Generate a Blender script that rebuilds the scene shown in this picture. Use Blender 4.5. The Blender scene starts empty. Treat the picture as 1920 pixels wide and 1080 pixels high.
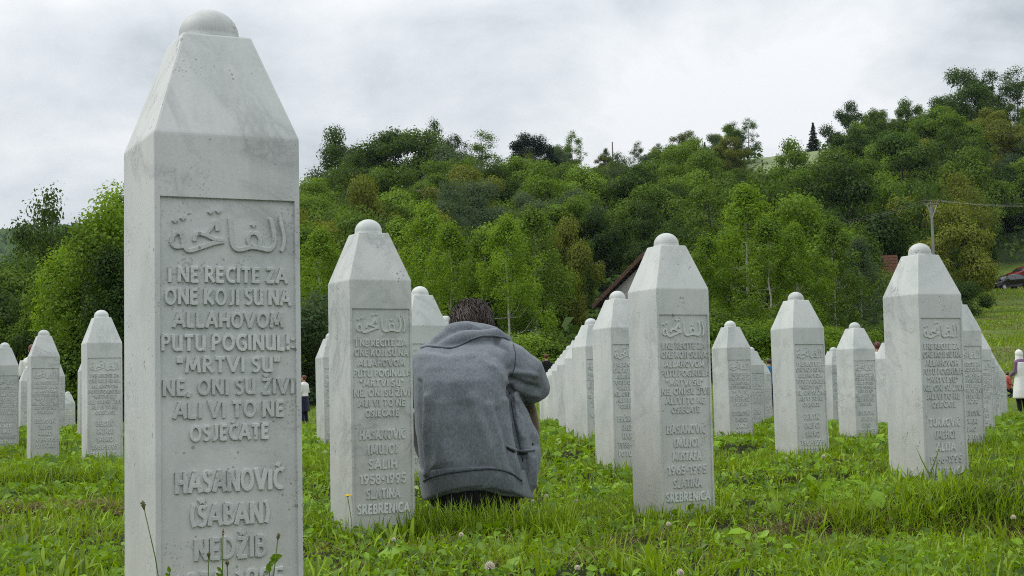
import bpy, bmesh, math, random
import numpy as np
from mathutils import Vector, Matrix
from mathutils.bvhtree import BVHTree

SC = bpy.context.scene
COL = SC.collection
rng = np.random.default_rng(7)
random.seed(7)

# ------------------------------------------------------------------ camera
PITCH, ROLL, FPX = math.radians(4.2114), math.radians(-1.2195), 2779.0
def cam_axes():
    cp, sp = math.cos(PITCH), math.sin(PITCH)
    r = Vector((1, 0, 0)); u = Vector((0, -sp, cp)); f = Vector((0, cp, sp))
    c, s = math.cos(ROLL), math.sin(ROLL)
    return c * r + s * u, -s * r + c * u, f
RX, UX, FX = cam_axes()
cd = bpy.data.cameras.new('camera'); cam = bpy.data.objects.new('camera', cd); COL.objects.link(cam)
cd.sensor_width = 36; cd.lens = FPX / 1920 * 36; cd.clip_start = .05; cd.clip_end = 9000
cam.matrix_world = Matrix(((RX.x, UX.x, -FX.x, 0), (RX.y, UX.y, -FX.y, 0), (RX.z, UX.z, -FX.z, 0), (0, 0, 0, 1)))
SC.camera = cam

def ray(px, py):
    """direction through a point of the photograph, per metre of y"""
    d = FX + (px - 960) / FPX * RX + (540 - py) / FPX * UX
    return d / d.y
def at(px, py, y): return ray(px, py) * y

# ------------------------------------------------------------------ world, sun, exposure
SUN_EL, SUN_DIR = math.radians(48), Vector((-.95, .22, 0)).normalized()
SUN_STRENGTH, SKY_STRENGTH = 1.5, 0.1
w = bpy.data.worlds.new('World'); SC.world = w; w.use_nodes = True
nt = w.node_tree; nt.nodes.clear()
def N(nt, t, **k):
    n = nt.nodes.new(t)
    for a, b in k.items():
        if a.startswith('_'): setattr(n, a[1:], b)
        else: n.inputs[a.replace('__', ' ')].default_value = b
    return n
def link(nt, a, b): nt.links.new(a, b)
out = N(nt, 'ShaderNodeOutputWorld'); bg = N(nt, 'ShaderNodeBackground', Strength=SKY_STRENGTH)
sky = N(nt, 'ShaderNodeTexSky', _sky_type='NISHITA', _sun_disc=False, _sun_elevation=SUN_EL,
        _sun_rotation=math.atan2(SUN_DIR.x, SUN_DIR.y))
tc = N(nt, 'ShaderNodeTexCoord'); sep = N(nt, 'ShaderNodeSeparateXYZ'); link(nt, tc.outputs['Generated'], sep.inputs[0])
def M(nt, op, a, b=None, c=None):
    n = N(nt, 'ShaderNodeMath', _operation=op)
    for i, v in enumerate((a, b, c)):
        if v is None: continue
        if isinstance(v, (int, float)): n.inputs[i].default_value = v
        else: link(nt, v, n.inputs[i])
    return n.outputs[0]
zc = M(nt, 'ADD', M(nt, 'MAXIMUM', sep.outputs[2], 0.0), 0.42)     # clouds on a flattened dome
cx = M(nt, 'DIVIDE', sep.outputs[0], zc); cy = M(nt, 'DIVIDE', sep.outputs[1], zc)
comb = N(nt, 'ShaderNodeCombineXYZ'); link(nt, M(nt, 'ADD', cx, .09), comb.inputs[0]); link(nt, cy, comb.inputs[1]); comb.inputs[2].default_value = 21.75
n1 = N(nt, 'ShaderNodeTexNoise', Scale=2.9, Detail=9.0, Roughness=.57, Distortion=.25); link(nt, comb.outputs[0], n1.inputs['Vector'])
n2 = N(nt, 'ShaderNodeTexNoise', Scale=1.3, Detail=2.0, Roughness=.5); link(nt, comb.outputs[0], n2.inputs['Vector'])
cl = M(nt, 'ADD', M(nt, 'MULTIPLY', n1.outputs[0], .62), M(nt, 'MULTIPLY', n2.outputs[0], .38))
ramp = N(nt, 'ShaderNodeValToRGB'); link(nt, cl, ramp.inputs[0])
cr = ramp.color_ramp; cr.elements[0].position = .355; cr.elements[0].color = (.44, .485, .53, 1)
cr.elements[1].position = .545; cr.elements[1].color = (.86, .88, .90, 1)
e = cr.elements.new(.445); e.color = (.66, .70, .735, 1)
gain = M(nt, 'ADD', 9.9, M(nt, 'MULTIPLY', M(nt, 'POWER', M(nt, 'MAXIMUM', sep.outputs[2], 0.0), 1.4), 12.5))   # overcast: brighter overhead
cs = N(nt, 'ShaderNodeVectorMath', _operation='SCALE'); link(nt, ramp.outputs[0], cs.inputs[0]); link(nt, gain, cs.inputs['Scale'])
mx = N(nt, 'ShaderNodeMix', _data_type='RGBA'); mx.inputs[0].default_value = .95
link(nt, sky.outputs[0], mx.inputs[6]); link(nt, cs.outputs[0], mx.inputs[7])
link(nt, mx.outputs[2], bg.inputs[0]); link(nt, bg.outputs[0], out.inputs[0])
sd = bpy.data.lights.new('sun', 'SUN'); sun = bpy.data.objects.new('sun', sd); COL.objects.link(sun)
sd.energy = SUN_STRENGTH; sd.angle = math.radians(22); sd.color = (1, .96, .9)
sv = SUN_DIR * math.cos(SUN_EL) + Vector((0, 0, math.sin(SUN_EL)))
sun.rotation_euler = sv.to_track_quat('Z', 'Y').to_euler()
vs = SC.view_settings; vs.view_transform = 'Standard'; vs.look = 'None'; vs.exposure = 0.0; vs.gamma = 1; vs.use_curve_mapping = False
SC.render.engine = 'CYCLES'
cy_ = SC.cycles; cy_.use_denoising = False; cy_.max_bounces = 6; cy_.diffuse_bounces = 3; cy_.transmission_bounces = 4
cy_.transparent_max_bounces = 8; cy_.volume_bounces = 0; cy_.filter_width = 1.05; cy_.use_adaptive_sampling = False
try: cy_.denoiser = 'OPENIMAGEDENOISE'; cy_.denoising_prefilter = 'ACCURATE'
except Exception: pass

# ------------------------------------------------------------------ helpers
def mesh_np(name, V, F, mat=None, smooth=False):
    """V (n,3) array, F (m,k) array of equal sized faces, or a list of lists"""
    me = bpy.data.meshes.new(name)
    if isinstance(F, np.ndarray):
        V = np.ascontiguousarray(V, dtype=np.float32); k = F.shape[1]; m = F.shape[0]
        me.vertices.add(len(V)); me.vertices.foreach_set('co', V.ravel())
        me.loops.add(m * k); me.loops.foreach_set('vertex_index', np.ascontiguousarray(F, dtype=np.int32).ravel())
        me.polygons.add(m); me.polygons.foreach_set('loop_start', np.arange(0, m * k, k, dtype=np.int32))
        me.update(calc_edges=True)
    else:
        me.from_pydata([tuple(v) for v in V], [], [tuple(f) for f in F]); me.update()
    if smooth: me.polygons.foreach_set('use_smooth', np.ones(len(me.polygons), dtype=bool))
    if mat: me.materials.append(mat)
    return me
def ob(name, me, parent=None, loc=None, kind=None):
    o = bpy.data.objects.new(name, me); COL.objects.link(o)
    if parent: o.parent = parent
    if loc is not None: o.location = loc
    if kind: o['kind'] = kind
    return o
def thing(name, label, cat, loc=(0, 0, 0), rz=0, group=None):
    o = bpy.data.objects.new(name, None); COL.objects.link(o); o.location = loc; o.rotation_euler = (0, 0, rz)
    o.empty_display_size = .1
    return tag(o, label, cat, group)
def tag(o, label, cat, group=None):
    o['label'] = label; o['category'] = cat
    if group: o['group'] = group
    return o
class MB:
    """gathers verts and faces"""
    def __init__(s): s.v = []; s.f = []
    def add(s, vs, fs):
        n = len(s.v); s.v += [tuple(v) for v in vs]; s.f += [tuple(i + n for i in f) for f in fs]
    def box(s, c, h, rot=None):
        vs = [Vector((x * h[0], y * h[1], z * h[2])) for x in (-1, 1) for y in (-1, 1) for z in (-1, 1)]
        if rot: vs = [rot @ v for v in vs]
        s.add([v + Vector(c) for v in vs], [(0, 1, 3, 2), (4, 6, 7, 5), (0, 4, 5, 1), (2, 3, 7, 6), (0, 2, 6, 4), (1, 5, 7, 3)])
    def tube(s, pts, rad, n=6, cap=True, flat=(1, 1)):
        pts = [Vector(p) for p in pts]; k = len(pts)
        if not hasattr(rad, '__len__'): rad = [rad] * k
        rings = []; a0 = None
        for i, p in enumerate(pts):
            t = (pts[min(i + 1, k - 1)] - pts[max(i - 1, 0)]).normalized()
            if a0 is None: a0 = t.orthogonal().normalized()
            a0 = (a0 - t * a0.dot(t)); a0 = a0.normalized() if a0.length > 1e-6 else t.orthogonal().normalized()
            b = t.cross(a0)
            rings.append([p + (math.cos(2 * math.pi * j / n) * a0 * flat[0] + math.sin(2 * math.pi * j / n) * b * flat[1]) * rad[i] for j in range(n)])
        fs = [(i * n + j, i * n + (j + 1) % n, (i + 1) * n + (j + 1) % n, (i + 1) * n + j) for i in range(k - 1) for j in range(n)]
        if cap: fs += [tuple(range(n - 1, -1, -1)), tuple((k - 1) * n + j for j in range(n))]
        s.add([v for r in rings for v in r], fs)
    def loft(s, rings, cap=True):
        n = len(rings[0]); k = len(rings)
        fs = [(i * n + j, i * n + (j + 1) % n, (i + 1) * n + (j + 1) % n, (i + 1) * n + j) for i in range(k - 1) for j in range(n)]
        if cap: fs += [tuple(range(n - 1, -1, -1)), tuple((k - 1) * n + j for j in range(n))]
        s.add([v for r in rings for v in r], fs)
    def ball(s, c, r, nu=12, nv=8, rot=None):
        rr = r if hasattr(r, '__len__') else (r, r, r); vs = []; fs = []
        for i in range(1, nv):
            t = math.pi * i / nv
            for j in range(nu):
                a = 2 * math.pi * j / nu
                vs.append(Vector((rr[0] * math.sin(t) * math.cos(a), rr[1] * math.sin(t) * math.sin(a), rr[2] * math.cos(t))))
        vs += [Vector((0, 0, rr[2])), Vector((0, 0, -rr[2]))]
        for i in range(nv - 2):
            for j in range(nu):
                fs.append((i * nu + j, (i + 1) * nu + j, (i + 1) * nu + (j + 1) % nu, i * nu + (j + 1) % nu))
        T = (nv - 1) * nu
        fs += [(T, j, (j + 1) % nu) for j in range(nu)] + [(T + 1, (nv - 2) * nu + (j + 1) % nu, (nv - 2) * nu + j) for j in range(nu)]
        if rot: vs = [rot @ v for v in vs]
        s.add([v + Vector(c) for v in vs], fs)
    def mesh(s, name, mat=None, smooth=False): return mesh_np(name, s.v, s.f, mat, smooth)
    def build(s, name, mat=None, parent=None, smooth=False, kind=None): return ob(name, s.mesh(name, mat, smooth), parent, None, kind)

class Noise2:
    def __init__(s, seed, n=64): s.t = np.random.default_rng(seed).random((n, n)); s.n = n
    def __call__(s, x, y):
        x = np.asarray(x, float); y = np.asarray(y, float)
        xi = np.floor(x).astype(int); yi = np.floor(y).astype(int); fx = x - xi; fy = y - yi
        fx = fx * fx * (3 - 2 * fx); fy = fy * fy * (3 - 2 * fy); n = s.n
        a = s.t[xi % n, yi % n]; b = s.t[(xi + 1) % n, yi % n]; c = s.t[xi % n, (yi + 1) % n]; d = s.t[(xi + 1) % n, (yi + 1) % n]
        return (a * (1 - fx) + b * fx) * (1 - fy) + (c * (1 - fx) + d * fx) * fy
NA, NB, NC, ND = Noise2(1), Noise2(2), Noise2(3), Noise2(4)

# ------------------------------------------------------------------ materials
def mat_new(name):
    m = bpy.data.materials.new(name); m.use_nodes = True; t = m.node_tree; t.nodes.clear()
    o = N(t, 'ShaderNodeOutputMaterial'); return m, t, o
def ramp_node(t, fac, stops):
    r = N(t, 'ShaderNodeValToRGB'); link(t, fac, r.inputs[0]); els = r.color_ramp.elements
    els[0].position, els[0].color = stops[0][0], (*stops[0][1], 1); els[1].position, els[1].color = stops[-1][0], (*stops[-1][1], 1)
    for p, c in stops[1:-1]:
        q = els.new(p); q.color = (*c, 1)
    return r.outputs[0]
def mixc(t, fac, a, b, mode='MIX'):
    n = N(t, 'ShaderNodeMix', _data_type='RGBA', _blend_type=mode)
    for i, v in ((0, fac), (6, a), (7, b)):
        if isinstance(v, (int, float)): n.inputs[i].default_value = v
        elif isinstance(v, tuple): n.inputs[i].default_value = (*v, 1)
        else: link(t, v, n.inputs[i])
    return n.outputs[2]
def noise(t, vec, scale, detail=3.0, rough=.5, dist=0.0):
    n = N(t, 'ShaderNodeTexNoise', Scale=scale, Detail=detail, Roughness=rough, Distortion=dist)
    if vec is not None: link(t, vec, n.inputs['Vector'])
    return n.outputs[0]
def simple(name, col, rough=.6, metal=0, var=.12, scale=20.0, bump=0.0, spec=.4):
    m, t, o = mat_new(name); b = N(t, 'ShaderNodeBsdfPrincipled', Roughness=rough, Metallic=metal); b.inputs['Specular IOR Level'].default_value = spec
    co = N(t, 'ShaderNodeTexCoord').outputs['Object']; nz = noise(t, co, scale, 4.0, .6)
    c = ramp_node(t, nz, [(.3, tuple(x * (1 - var) for x in col)), (.7, tuple(min(1, x * (1 + var)) for x in col))])
    link(t, c, b.inputs['Base Color']); link(t, b.outputs[0], o.inputs[0])
    if bump:
        bp = N(t, 'ShaderNodeBump', Strength=bump, Distance=.01); link(t, nz, bp.inputs['Height']); link(t, bp.outputs[0], b.inputs['Normal'])
    return m
def marble():
    m, t, o = mat_new('white_marble'); b = N(t, 'ShaderNodeBsdfPrincipled', Roughness=.55); b.inputs['Specular IOR Level'].default_value = .3
    tcn = N(t, 'ShaderNodeTexCoord'); oi = N(t, 'ShaderNodeObjectInfo')
    off = N(t, 'ShaderNodeVectorMath', _operation='ADD'); link(t, tcn.outputs['Object'], off.inputs[0])
    rv = N(t, 'ShaderNodeCombineXYZ'); r37 = M(t, 'MULTIPLY', oi.outputs['Random'], 37.0)
    link(t, r37, rv.inputs[0]); link(t, r37, rv.inputs[1]); link(t, rv.outputs[0], off.inputs[1]); co = off.outputs[0]
    big = noise(t, co, 3.2, 6.0, .6, .8)
    c = ramp_node(t, big, [(.26, (.400, .440, .420)), (.45, (.498, .528, .505)), (.64, (.562, .583, .556))])
    # grey veins
    vn = noise(t, co, 2.3, 7.0, .62, 1.6); va = M(t, 'ABSOLUTE', M(t, 'SUBTRACT', vn, .5))
    vein = ramp_node(t, va, [(0.0, (1, 1, 1)), (.014, (.45, .45, .45)), (.07, (0, 0, 0))])
    vm = ramp_node(t, noise(t, co, 1.7, 2.0), [(.46, (0, 0, 0)), (.66, (1, 1, 1))])
    vf = M(t, 'MULTIPLY', M(t, 'MULTIPLY', vein, vm), .72)
    c = mixc(t, vf, c, (.24, .26, .26))
    # fine grain
    c = mixc(t, .14, c, ramp_node(t, noise(t, co, 160.0, 3.0, .7), [(.3, (.40, .41, .40)), (.7, (.78, .78, .76))]))
    # rain streaks down the faces
    mp = N(t, 'ShaderNodeMapping'); mp.inputs['Scale'].default_value = (26, 26, 1.1); link(t, co, mp.inputs['Vector'])
    st = ramp_node(t, noise(t, mp.outputs[0], 1.0, 4.0, .6), [(.52, (0, 0, 0)), (.78, (1, 1, 1))])
    c = mixc(t, M(t, 'MULTIPLY', st, .34), c, (.36, .37, .33))
    # lichen specks and small pits
    vo = N(t, 'ShaderNodeTexVoronoi', Scale=70.0, _feature='F1'); link(t, co, vo.inputs['Vector']); vo.inputs['Randomness'].default_value = 1
    vsz = noise(t, co, 17.0, 2.0)
    sp = M(t, 'LESS_THAN', vo.outputs['Distance'], M(t, 'MULTIPLY', M(t, 'MAXIMUM', M(t, 'SUBTRACT', vsz, .52), 0.0), 1.5))
    c = mixc(t, M(t, 'MULTIPLY', sp, .62), c, (.15, .155, .14))
    vo2 = N(t, 'ShaderNodeTexVoronoi', Scale=150.0); link(t, co, vo2.inputs['Vector'])
    sp2 = M(t, 'LESS_THAN', vo2.outputs['Distance'], M(t, 'MULTIPLY', M(t, 'MAXIMUM', M(t, 'SUBTRACT', noise(t, co, 9.0, 3.0), .47), 0.0), 1.9))
    c = mixc(t, M(t, 'MULTIPLY', sp2, .45), c, (.24, .24, .21))
    # earth and algae at the foot, tint carried higher to paint in lower-face shade
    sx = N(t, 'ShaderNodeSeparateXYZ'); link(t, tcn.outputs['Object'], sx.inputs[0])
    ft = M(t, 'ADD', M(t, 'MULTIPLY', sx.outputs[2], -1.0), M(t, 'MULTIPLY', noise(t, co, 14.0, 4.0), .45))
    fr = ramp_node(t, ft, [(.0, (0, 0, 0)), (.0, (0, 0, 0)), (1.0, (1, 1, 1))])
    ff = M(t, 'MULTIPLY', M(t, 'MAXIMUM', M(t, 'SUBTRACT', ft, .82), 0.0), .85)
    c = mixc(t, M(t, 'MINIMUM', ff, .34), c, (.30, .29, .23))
    # each stone is its own tone
    tone = M(t, 'ADD', .90, M(t, 'MULTIPLY', r37, .19 / 37)); vs_ = N(t, 'ShaderNodeVectorMath', _operation='SCALE'); link(t, c, vs_.inputs[0]); link(t, tone, vs_.inputs['Scale']); c = vs_.outputs[0]
    link(t, c, b.inputs['Base Color']); link(t, b.outputs[0], o.inputs[0])
    bp = N(t, 'ShaderNodeBump', Strength=.18, Distance=.0015); link(t, noise(t, co, 60.0, 5.0, .7), bp.inputs['Height']); link(t, bp.outputs[0], b.inputs['Normal'])
    return m
def leafmat(name, dark, light, trans=.35, autumn=None, hue=.62, gloss=.012, patch=False):
    m, t, o = mat_new(name)
    g = N(t, 'ShaderNodeNewGeometry'); oi = N(t, 'ShaderNodeObjectInfo')
    r = M(t, 'ADD', M(t, 'MULTIPLY', g.outputs['Random Per Island'], 1 - hue), M(t, 'MULTIPLY', oi.outputs['Random'], hue))
    if patch:
        gc = N(t, 'ShaderNodeTexCoord').outputs['Object']; r = M(t, 'ADD', M(t, 'MULTIPLY', r, .62), M(t, 'SUBTRACT', M(t, 'MULTIPLY', noise(t, gc, 1.7, 5.0, .7), 1.15), .38))
    stops = [(.05, dark), (.95, light)]
    if autumn: stops = [(.05, dark), (.88, light), (.99, autumn)]
    c = ramp_node(t, r, stops)
    d = N(t, 'ShaderNodeBsdfDiffuse'); tr = N(t, 'ShaderNodeBsdfTranslucent'); gl = N(t, 'ShaderNodeBsdfGlossy', Roughness=.5)
    gl.inputs['Color'].default_value = (.8, .85, .8, 1)
    link(t, c, d.inputs[0]); c2 = mixc(t, .6, c, (light[0] * 1.5, light[1] * 1.4, light[2] * .6)); link(t, c2, tr.inputs[0])
    m1 = N(t, 'ShaderNodeMixShader', Fac=trans); link(t, d.outputs[0], m1.inputs[1]); link(t, tr.outputs[0], m1.inputs[2])
    m2 = N(t, 'ShaderNodeMixShader', Fac=gloss); link(t, m1.outputs[0], m2.inputs[1]); link(t, gl.outputs[0], m2.inputs[2])
    link(t, m2.outputs[0], o.inputs[0]); return m
def groundmat():
    m, t, o = mat_new('earth_and_turf'); b = N(t, 'ShaderNodeBsdfPrincipled', Roughness=.95); b.inputs['Specular IOR Level'].default_value = .1
    co = N(t, 'ShaderNodeTexCoord').outputs['Object']
    at_ = N(t, 'ShaderNodeAttribute', _attribute_name='zone'); zs = N(t, 'ShaderNodeSeparateColor'); link(t, at_.outputs['Color'], zs.inputs[0])
    n1 = noise(t, co, 9.0, 6.0, .7); n2 = noise(t, co, .35, 5.0, .65)
    soil = ramp_node(t, n1, [(.3, (.016, .015, .008)), (.6, (.022, .032, .007)), (.8, (.04, .045, .012))])
    mea = ramp_node(t, M(t, 'ADD', M(t, 'MULTIPLY', n1, .45), M(t, 'MULTIPLY', n2, .55)),
                    [(.35, (.060, .098, .016)), (.5, (.098, .145, .026)), (.62, (.15, .155, .05))])
    wood = ramp_node(t, n1, [(.3, (.014, .024, .008)), (.7, (.035, .05, .015))])
    pale = ramp_node(t, n1, [(.3, (.14, .19, .07)), (.7, (.27, .31, .17))])
    c = mixc(t, zs.outputs[0], soil, mea); c = mixc(t, zs.outputs[1], c, wood); c = mixc(t, zs.outputs[2], c, pale)
    link(t, c, b.inputs['Base Color']); link(t, b.outputs[0], o.inputs[0])
    bp = N(t, 'ShaderNodeBump', Strength=.8, Distance=.05); link(t, n1, bp.inputs['Height']); link(t, bp.outputs[0], b.inputs['Normal'])
    return m
def clothmat(name, col, col2, scale=900.0, bump=.3):
    m, t, o = mat_new(name); b = N(t, 'ShaderNodeBsdfPrincipled', Roughness=.95); b.inputs['Specular IOR Level'].default_value = .08
    b.inputs['Sheen Weight'].default_value = .15; b.inputs['Sheen Roughness'].default_value = .5
    co = N(t, 'ShaderNodeTexCoord').outputs['Object']
    mp = N(t, 'ShaderNodeMapping'); mp.inputs['Scale'].default_value = (1, 1, .45); link(t, co, mp.inputs['Vector'])
    f = M(t, 'ADD', M(t, 'MULTIPLY', noise(t, mp.outputs[0], scale * .16, 3.0, .75), .75), M(t, 'MULTIPLY', noise(t, co, 9.0, 4.0, .6), .25))
    c = ramp_node(t, f, [(.38, col), (.62, col2)]); link(t, c, b.inputs['Base Color']); link(t, b.outputs[0], o.inputs[0])
    bp = N(t, 'ShaderNodeBump', Strength=bump, Distance=.002); link(t, f, bp.inputs['Height']); link(t, bp.outputs[0], b.inputs['Normal'])
    return m
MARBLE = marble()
GROUND = groundmat()
BARK = simple('bark', (.055, .045, .035), .9, 0, .35, 6, .6)
BIRCHBARK = simple('pale_birch_bark', (.42, .40, .36), .8, 0, .35, 5, .3)
L_DARK = leafmat('dark_green_leaves', (.012, .030, .005), (.078, .140, .020), .22)
L_MID = leafmat('mid_green_leaves', (.024, .056, .007), (.130, .212, .024), .25)
L_LIGHT = leafmat('light_green_leaves', (.050, .105, .009), (.200, .315, .032), .3)
L_YELLOW = leafmat('yellow_green_leaves', (.075, .100, .013), (.200, .228, .029), .28, autumn=(.21, .19, .03))
L_BLUE = leafmat('blue_green_leaves', (.042, .078, .032), (.105, .155, .072))
L_CONE = leafmat('spruce_needles', (.010, .022, .010), (.026, .045, .022), .1)
L_BIRCH = leafmat('birch_leaves', (.058, .122, .008), (.235, .370, .030), .4)
CLOTH = clothmat('grey_sweatshirt_fleece', (.122, .139, .158), (.200, .219, .241))
CLOTH_RIB = clothmat('grey_ribbed_knit', (.130, .147, .166), (.190, .209, .230), 500)
SEAM = simple('seam_thread', (.045, .052, .065), .95)
KHAKI = clothmat('khaki_trouser_cotton', (.15, .12, .085), (.21, .175, .125))
BLACKCL = clothmat('black_trouser_cotton', (.008, .008, .009), (.016, .016, .018))
HAIR = simple('dark_brown_hair', (.036, .021, .0125), .45, 0, .35, 40, .1, .4)
SKIN = simple('skin', (.42, .23, .16), .5, 0, .08, 30)
LEATHER = simple('black_leather', (.012, .011, .010), .5)

# ------------------------------------------------------------------ terrain
TX = [-600, 0, 230, 570, 1000, 1300, 1500, 1780, 1900, 2300]
TD = [36, 60, 100, 140, 230, 300, 600, 1200, 1400]
TZ = np.array([[-.6, -.6, -.6, -.75, -.75, -.7, -.7, -.7, -.7, -.5],
               [-1, -.8, -.5, .3, .8, .8, .8, .8, .8, 1],
               [-1, 0, 2, 4, 4.5, 4.5, 4.5, 4.5, 4.6, 5],
               [-1, 1, 6, 11, 11, 10.5, 10, 9, 8.7, 9],
               [0, 3, 14, 28, 33.5, 36, 37, 38.5, 40, 44],
               [0, 3, 14, 26, 32, 34, 35, 40, 44, 48],
               [0, 5, 20, 25, 25, 25, 25, 30, 35, 40],
               [136, 142, 142, 110, 90, 80, 80, 80, 80, 80],
               [120] * 10])
CTRL = [(-.53, 2.59, -.55), (-.55, 5.6, -.55), (.657, 6.2, -.615), (.7, 5.9, -.615), (1.9, 6.75, -.525), (2.3, 6.6, -.51), (-3., 10.7, -.44), (-4.26, 13.3, -.55), (1.88, 9.7, -.45), (3.13, 13.5, -.49),
        (.68, 9.5, -.55), (1.94, 13.1, -.42), (.67, 12.5, -.40), (-1.78, 14.4, -.44), (-5.4, 15.5, -.40), (-2.0, 8.6, -.44), (-1.4, 7.0, -.54), (3.1, 10.5, -.43),
        (4.4, 14.3, -.45), (5.6, 17.7, -.45), (7, 24, -.5), (-8, 24, -.35), (0, 22, -.42), (0, 3, -.58), (2, 3.5, -.54), (-2, 3, -.56), (1.5, 5.0, -.55), (.5, 4.6, -.58), (-.1, 5.9, -.405), (-.25, 5.68, -.43), (.12, 5.65, -.43), (1.5, 6.0, -.53), (2.2, 5.3, -.595), (1.6, 5.2, -.60)]
CT = np.array(CTRL)
def near_z(x, y):
    num = np.zeros_like(x); den = np.zeros_like(x)
    for cx_, cy2, cz in CT:
        r2 = (x - cx_) ** 2 + (y - cy2) ** 2; s = .55 + .055 * cy2
        wgt = np.exp(-r2 / (2 * s * s)) + .004 / (1 + r2)
        num += wgt * cz; den += wgt
    z = num / den
    z = z + (NA(x * 1.3 + 5, y * 1.3) - .5) * .07 + (NB(x * 4, y * 4) - .5) * .035
    # grave mounds: a bank with a steep front below the tall stone at the right, another before the left stones
    wob = (NC(x * 2.2, 3.3 + 0 * x) - .5) * .35 + (ND(x * 6, y * 2) - .5) * .10
    def bank(yf, drop, x0, x1, soft): 
        win = 1 / (1 + np.exp(-(x - x0) / soft)) / (1 + np.exp((x - x1) / soft))
        return drop * win / (1 + np.exp(-(y - yf - wob) / .045)) * np.exp(-np.clip(y - yf, 0, 9) / 1.3)
    z = z + bank(5.72 + .10 * (x - 1.6), .165, 1.25, 2.9, .16) + bank(8.15, .10, -9, -1.75, .2) + bank(7.9, .07, 1.0, 2.4, .2) + 0
    z = z - .05 * np.exp(-(((x - 1.75) / .7) ** 2 + ((y - 5.5) / .2) ** 2))
    return z
def far_z(x, y):
    X = 960 + FPX * x / np.maximum(y, 8.0)
    cols = np.array([np.interp(X, TX, TZ[k]) for k in range(len(TD))])
    d = np.clip(y, TD[0], TD[-1]); idx = np.clip(np.searchsorted(TD, d) - 1, 0, len(TD) - 2)
    td = np.array(TD, float); f = (d - td[idx]) / (td[idx + 1] - td[idx])
    ii = np.arange(len(d))
    z = cols[idx, ii] * (1 - f) + cols[idx + 1, ii] * f
    return z + (NC(x * .06, y * .06) - .5) * np.clip((y - 60) / 60, 0, 1) * 2.2 + (ND(x * .5, y * .5) - .5) * .12
def terrain(x, y):
    x = np.atleast_1d(np.asarray(x, float)); y = np.atleast_1d(np.asarray(y, float)); sh = x.shape; x = x.ravel(); y = y.ravel()
    f = np.clip((y - 22) / 14, 0, 1); f = f * f * (3 - 2 * f)
    z = near_z(x, np.clip(y, -30, 40)) * (1 - f) + far_z(x, y) * f
    return z.reshape(sh)
def tz(x, y): return float(terrain(x, y)[0])

def build_ground():
    u = np.linspace(-1, 1, 260); xs = np.sinh(u * 9.2) / math.sinh(9.2) * 3200; 
    xs = np.sign(u) * (np.abs(u) * 12 + (np.sinh(np.abs(u) * 9.0) / math.sinh(9.0)) * 1250)
    v = np.linspace(0, 1, 340); ys = -30 + v * 120 + (np.sinh(v * 9.0) / math.sinh(9.0)) * 4200
    v2 = np.concatenate([np.linspace(-30, 1.5, 24)[:-1], np.linspace(1.5, 18, 190)[:-1], np.linspace(18, 60, 60)[:-1], np.linspace(60, 300, 100)[:-1], np.geomspace(300, 1400, 30)])
    ys = v2
    X, Y = np.meshgrid(xs, ys); Z = terrain(X, Y)
    V = np.stack([X.ravel(), Y.ravel(), Z.ravel()], 1); nx, ny = len(xs), len(ys)
    a = (np.arange(ny - 1)[:, None] * nx + np.arange(nx - 1)[None]).ravel()
    F = np.stack([a, a + 1, a + nx + 1, a + nx], 1)
    me = mesh_np('ground', V, F, GROUND, True)
    PX = 960 + FPX * V[:, 0] / np.maximum(V[:, 1], 8)
    x, y = V[:, 0], V[:, 1]
    meadow = np.clip((y - 20) / 10, 0, 1)
    wood = np.clip((y - 62) / 10, 0, 1) * np.where((PX > 1770) & (y < 150), 0, 1)
    pale = ((np.abs(PX - 1490) < 75) & (y > 208) & (y < 245)).astype(float)
    c = np.stack([meadow, wood, pale, np.ones_like(x)], 1).astype(np.float32)
    at_ = me.color_attributes.new('zone', 'FLOAT_COLOR', 'POINT'); at_.data.foreach_set('color', c.ravel())
    ob('ground', me, kind='structure')
build_ground()

# ------------------------------------------------------------------ trees
def quads_at(P, Nrm, size, rngl, aspect=.62):
    """one diamond leaf per point"""
    n = len(P); r = rngl.normal(size=(n, 3)); t = np.cross(Nrm, r); t /= np.linalg.norm(t, axis=1, keepdims=True) + 1e-9
    b = np.cross(Nrm, t); s = size if np.ndim(size) else np.full(n, size); s = s[:, None]
    fold = Nrm * s * .18
    V = np.stack([P - t * s, P - b * s * aspect + fold, P + t * s, P + b * s * aspect + fold], 1).reshape(-1, 3)
    F = np.arange(n * 4).reshape(n, 4); return V, F
def crown_leaves(seed, clumps, per, leaf, squash=.75, outward=1.5, fill=.26):
    r = np.random.default_rng(seed); Ps = []; Ns = []
    for (c, rad) in clumps:
        k = max(8, int(per * (rad ** 2)))
        d = r.normal(size=(k, 3)); d /= np.linalg.norm(d, axis=1, keepdims=True)
        rr = r.random(k) ** fill * (1 + .18 * r.normal(size=k))
        p = d * rr[:, None] * rad; p[:, 2] *= squash
        nn = d * outward + r.normal(size=(k, 3)) * .55 + np.array([0, 0, .45])
        Ps.append(p + c); Ns.append(nn)
    P = np.concatenate(Ps); Nn = np.concatenate(Ns); Nn /= np.linalg.norm(Nn, axis=1, keepdims=True)
    return quads_at(P, Nn, leaf * (.6 + .8 * r.random(len(P))), r)
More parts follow.
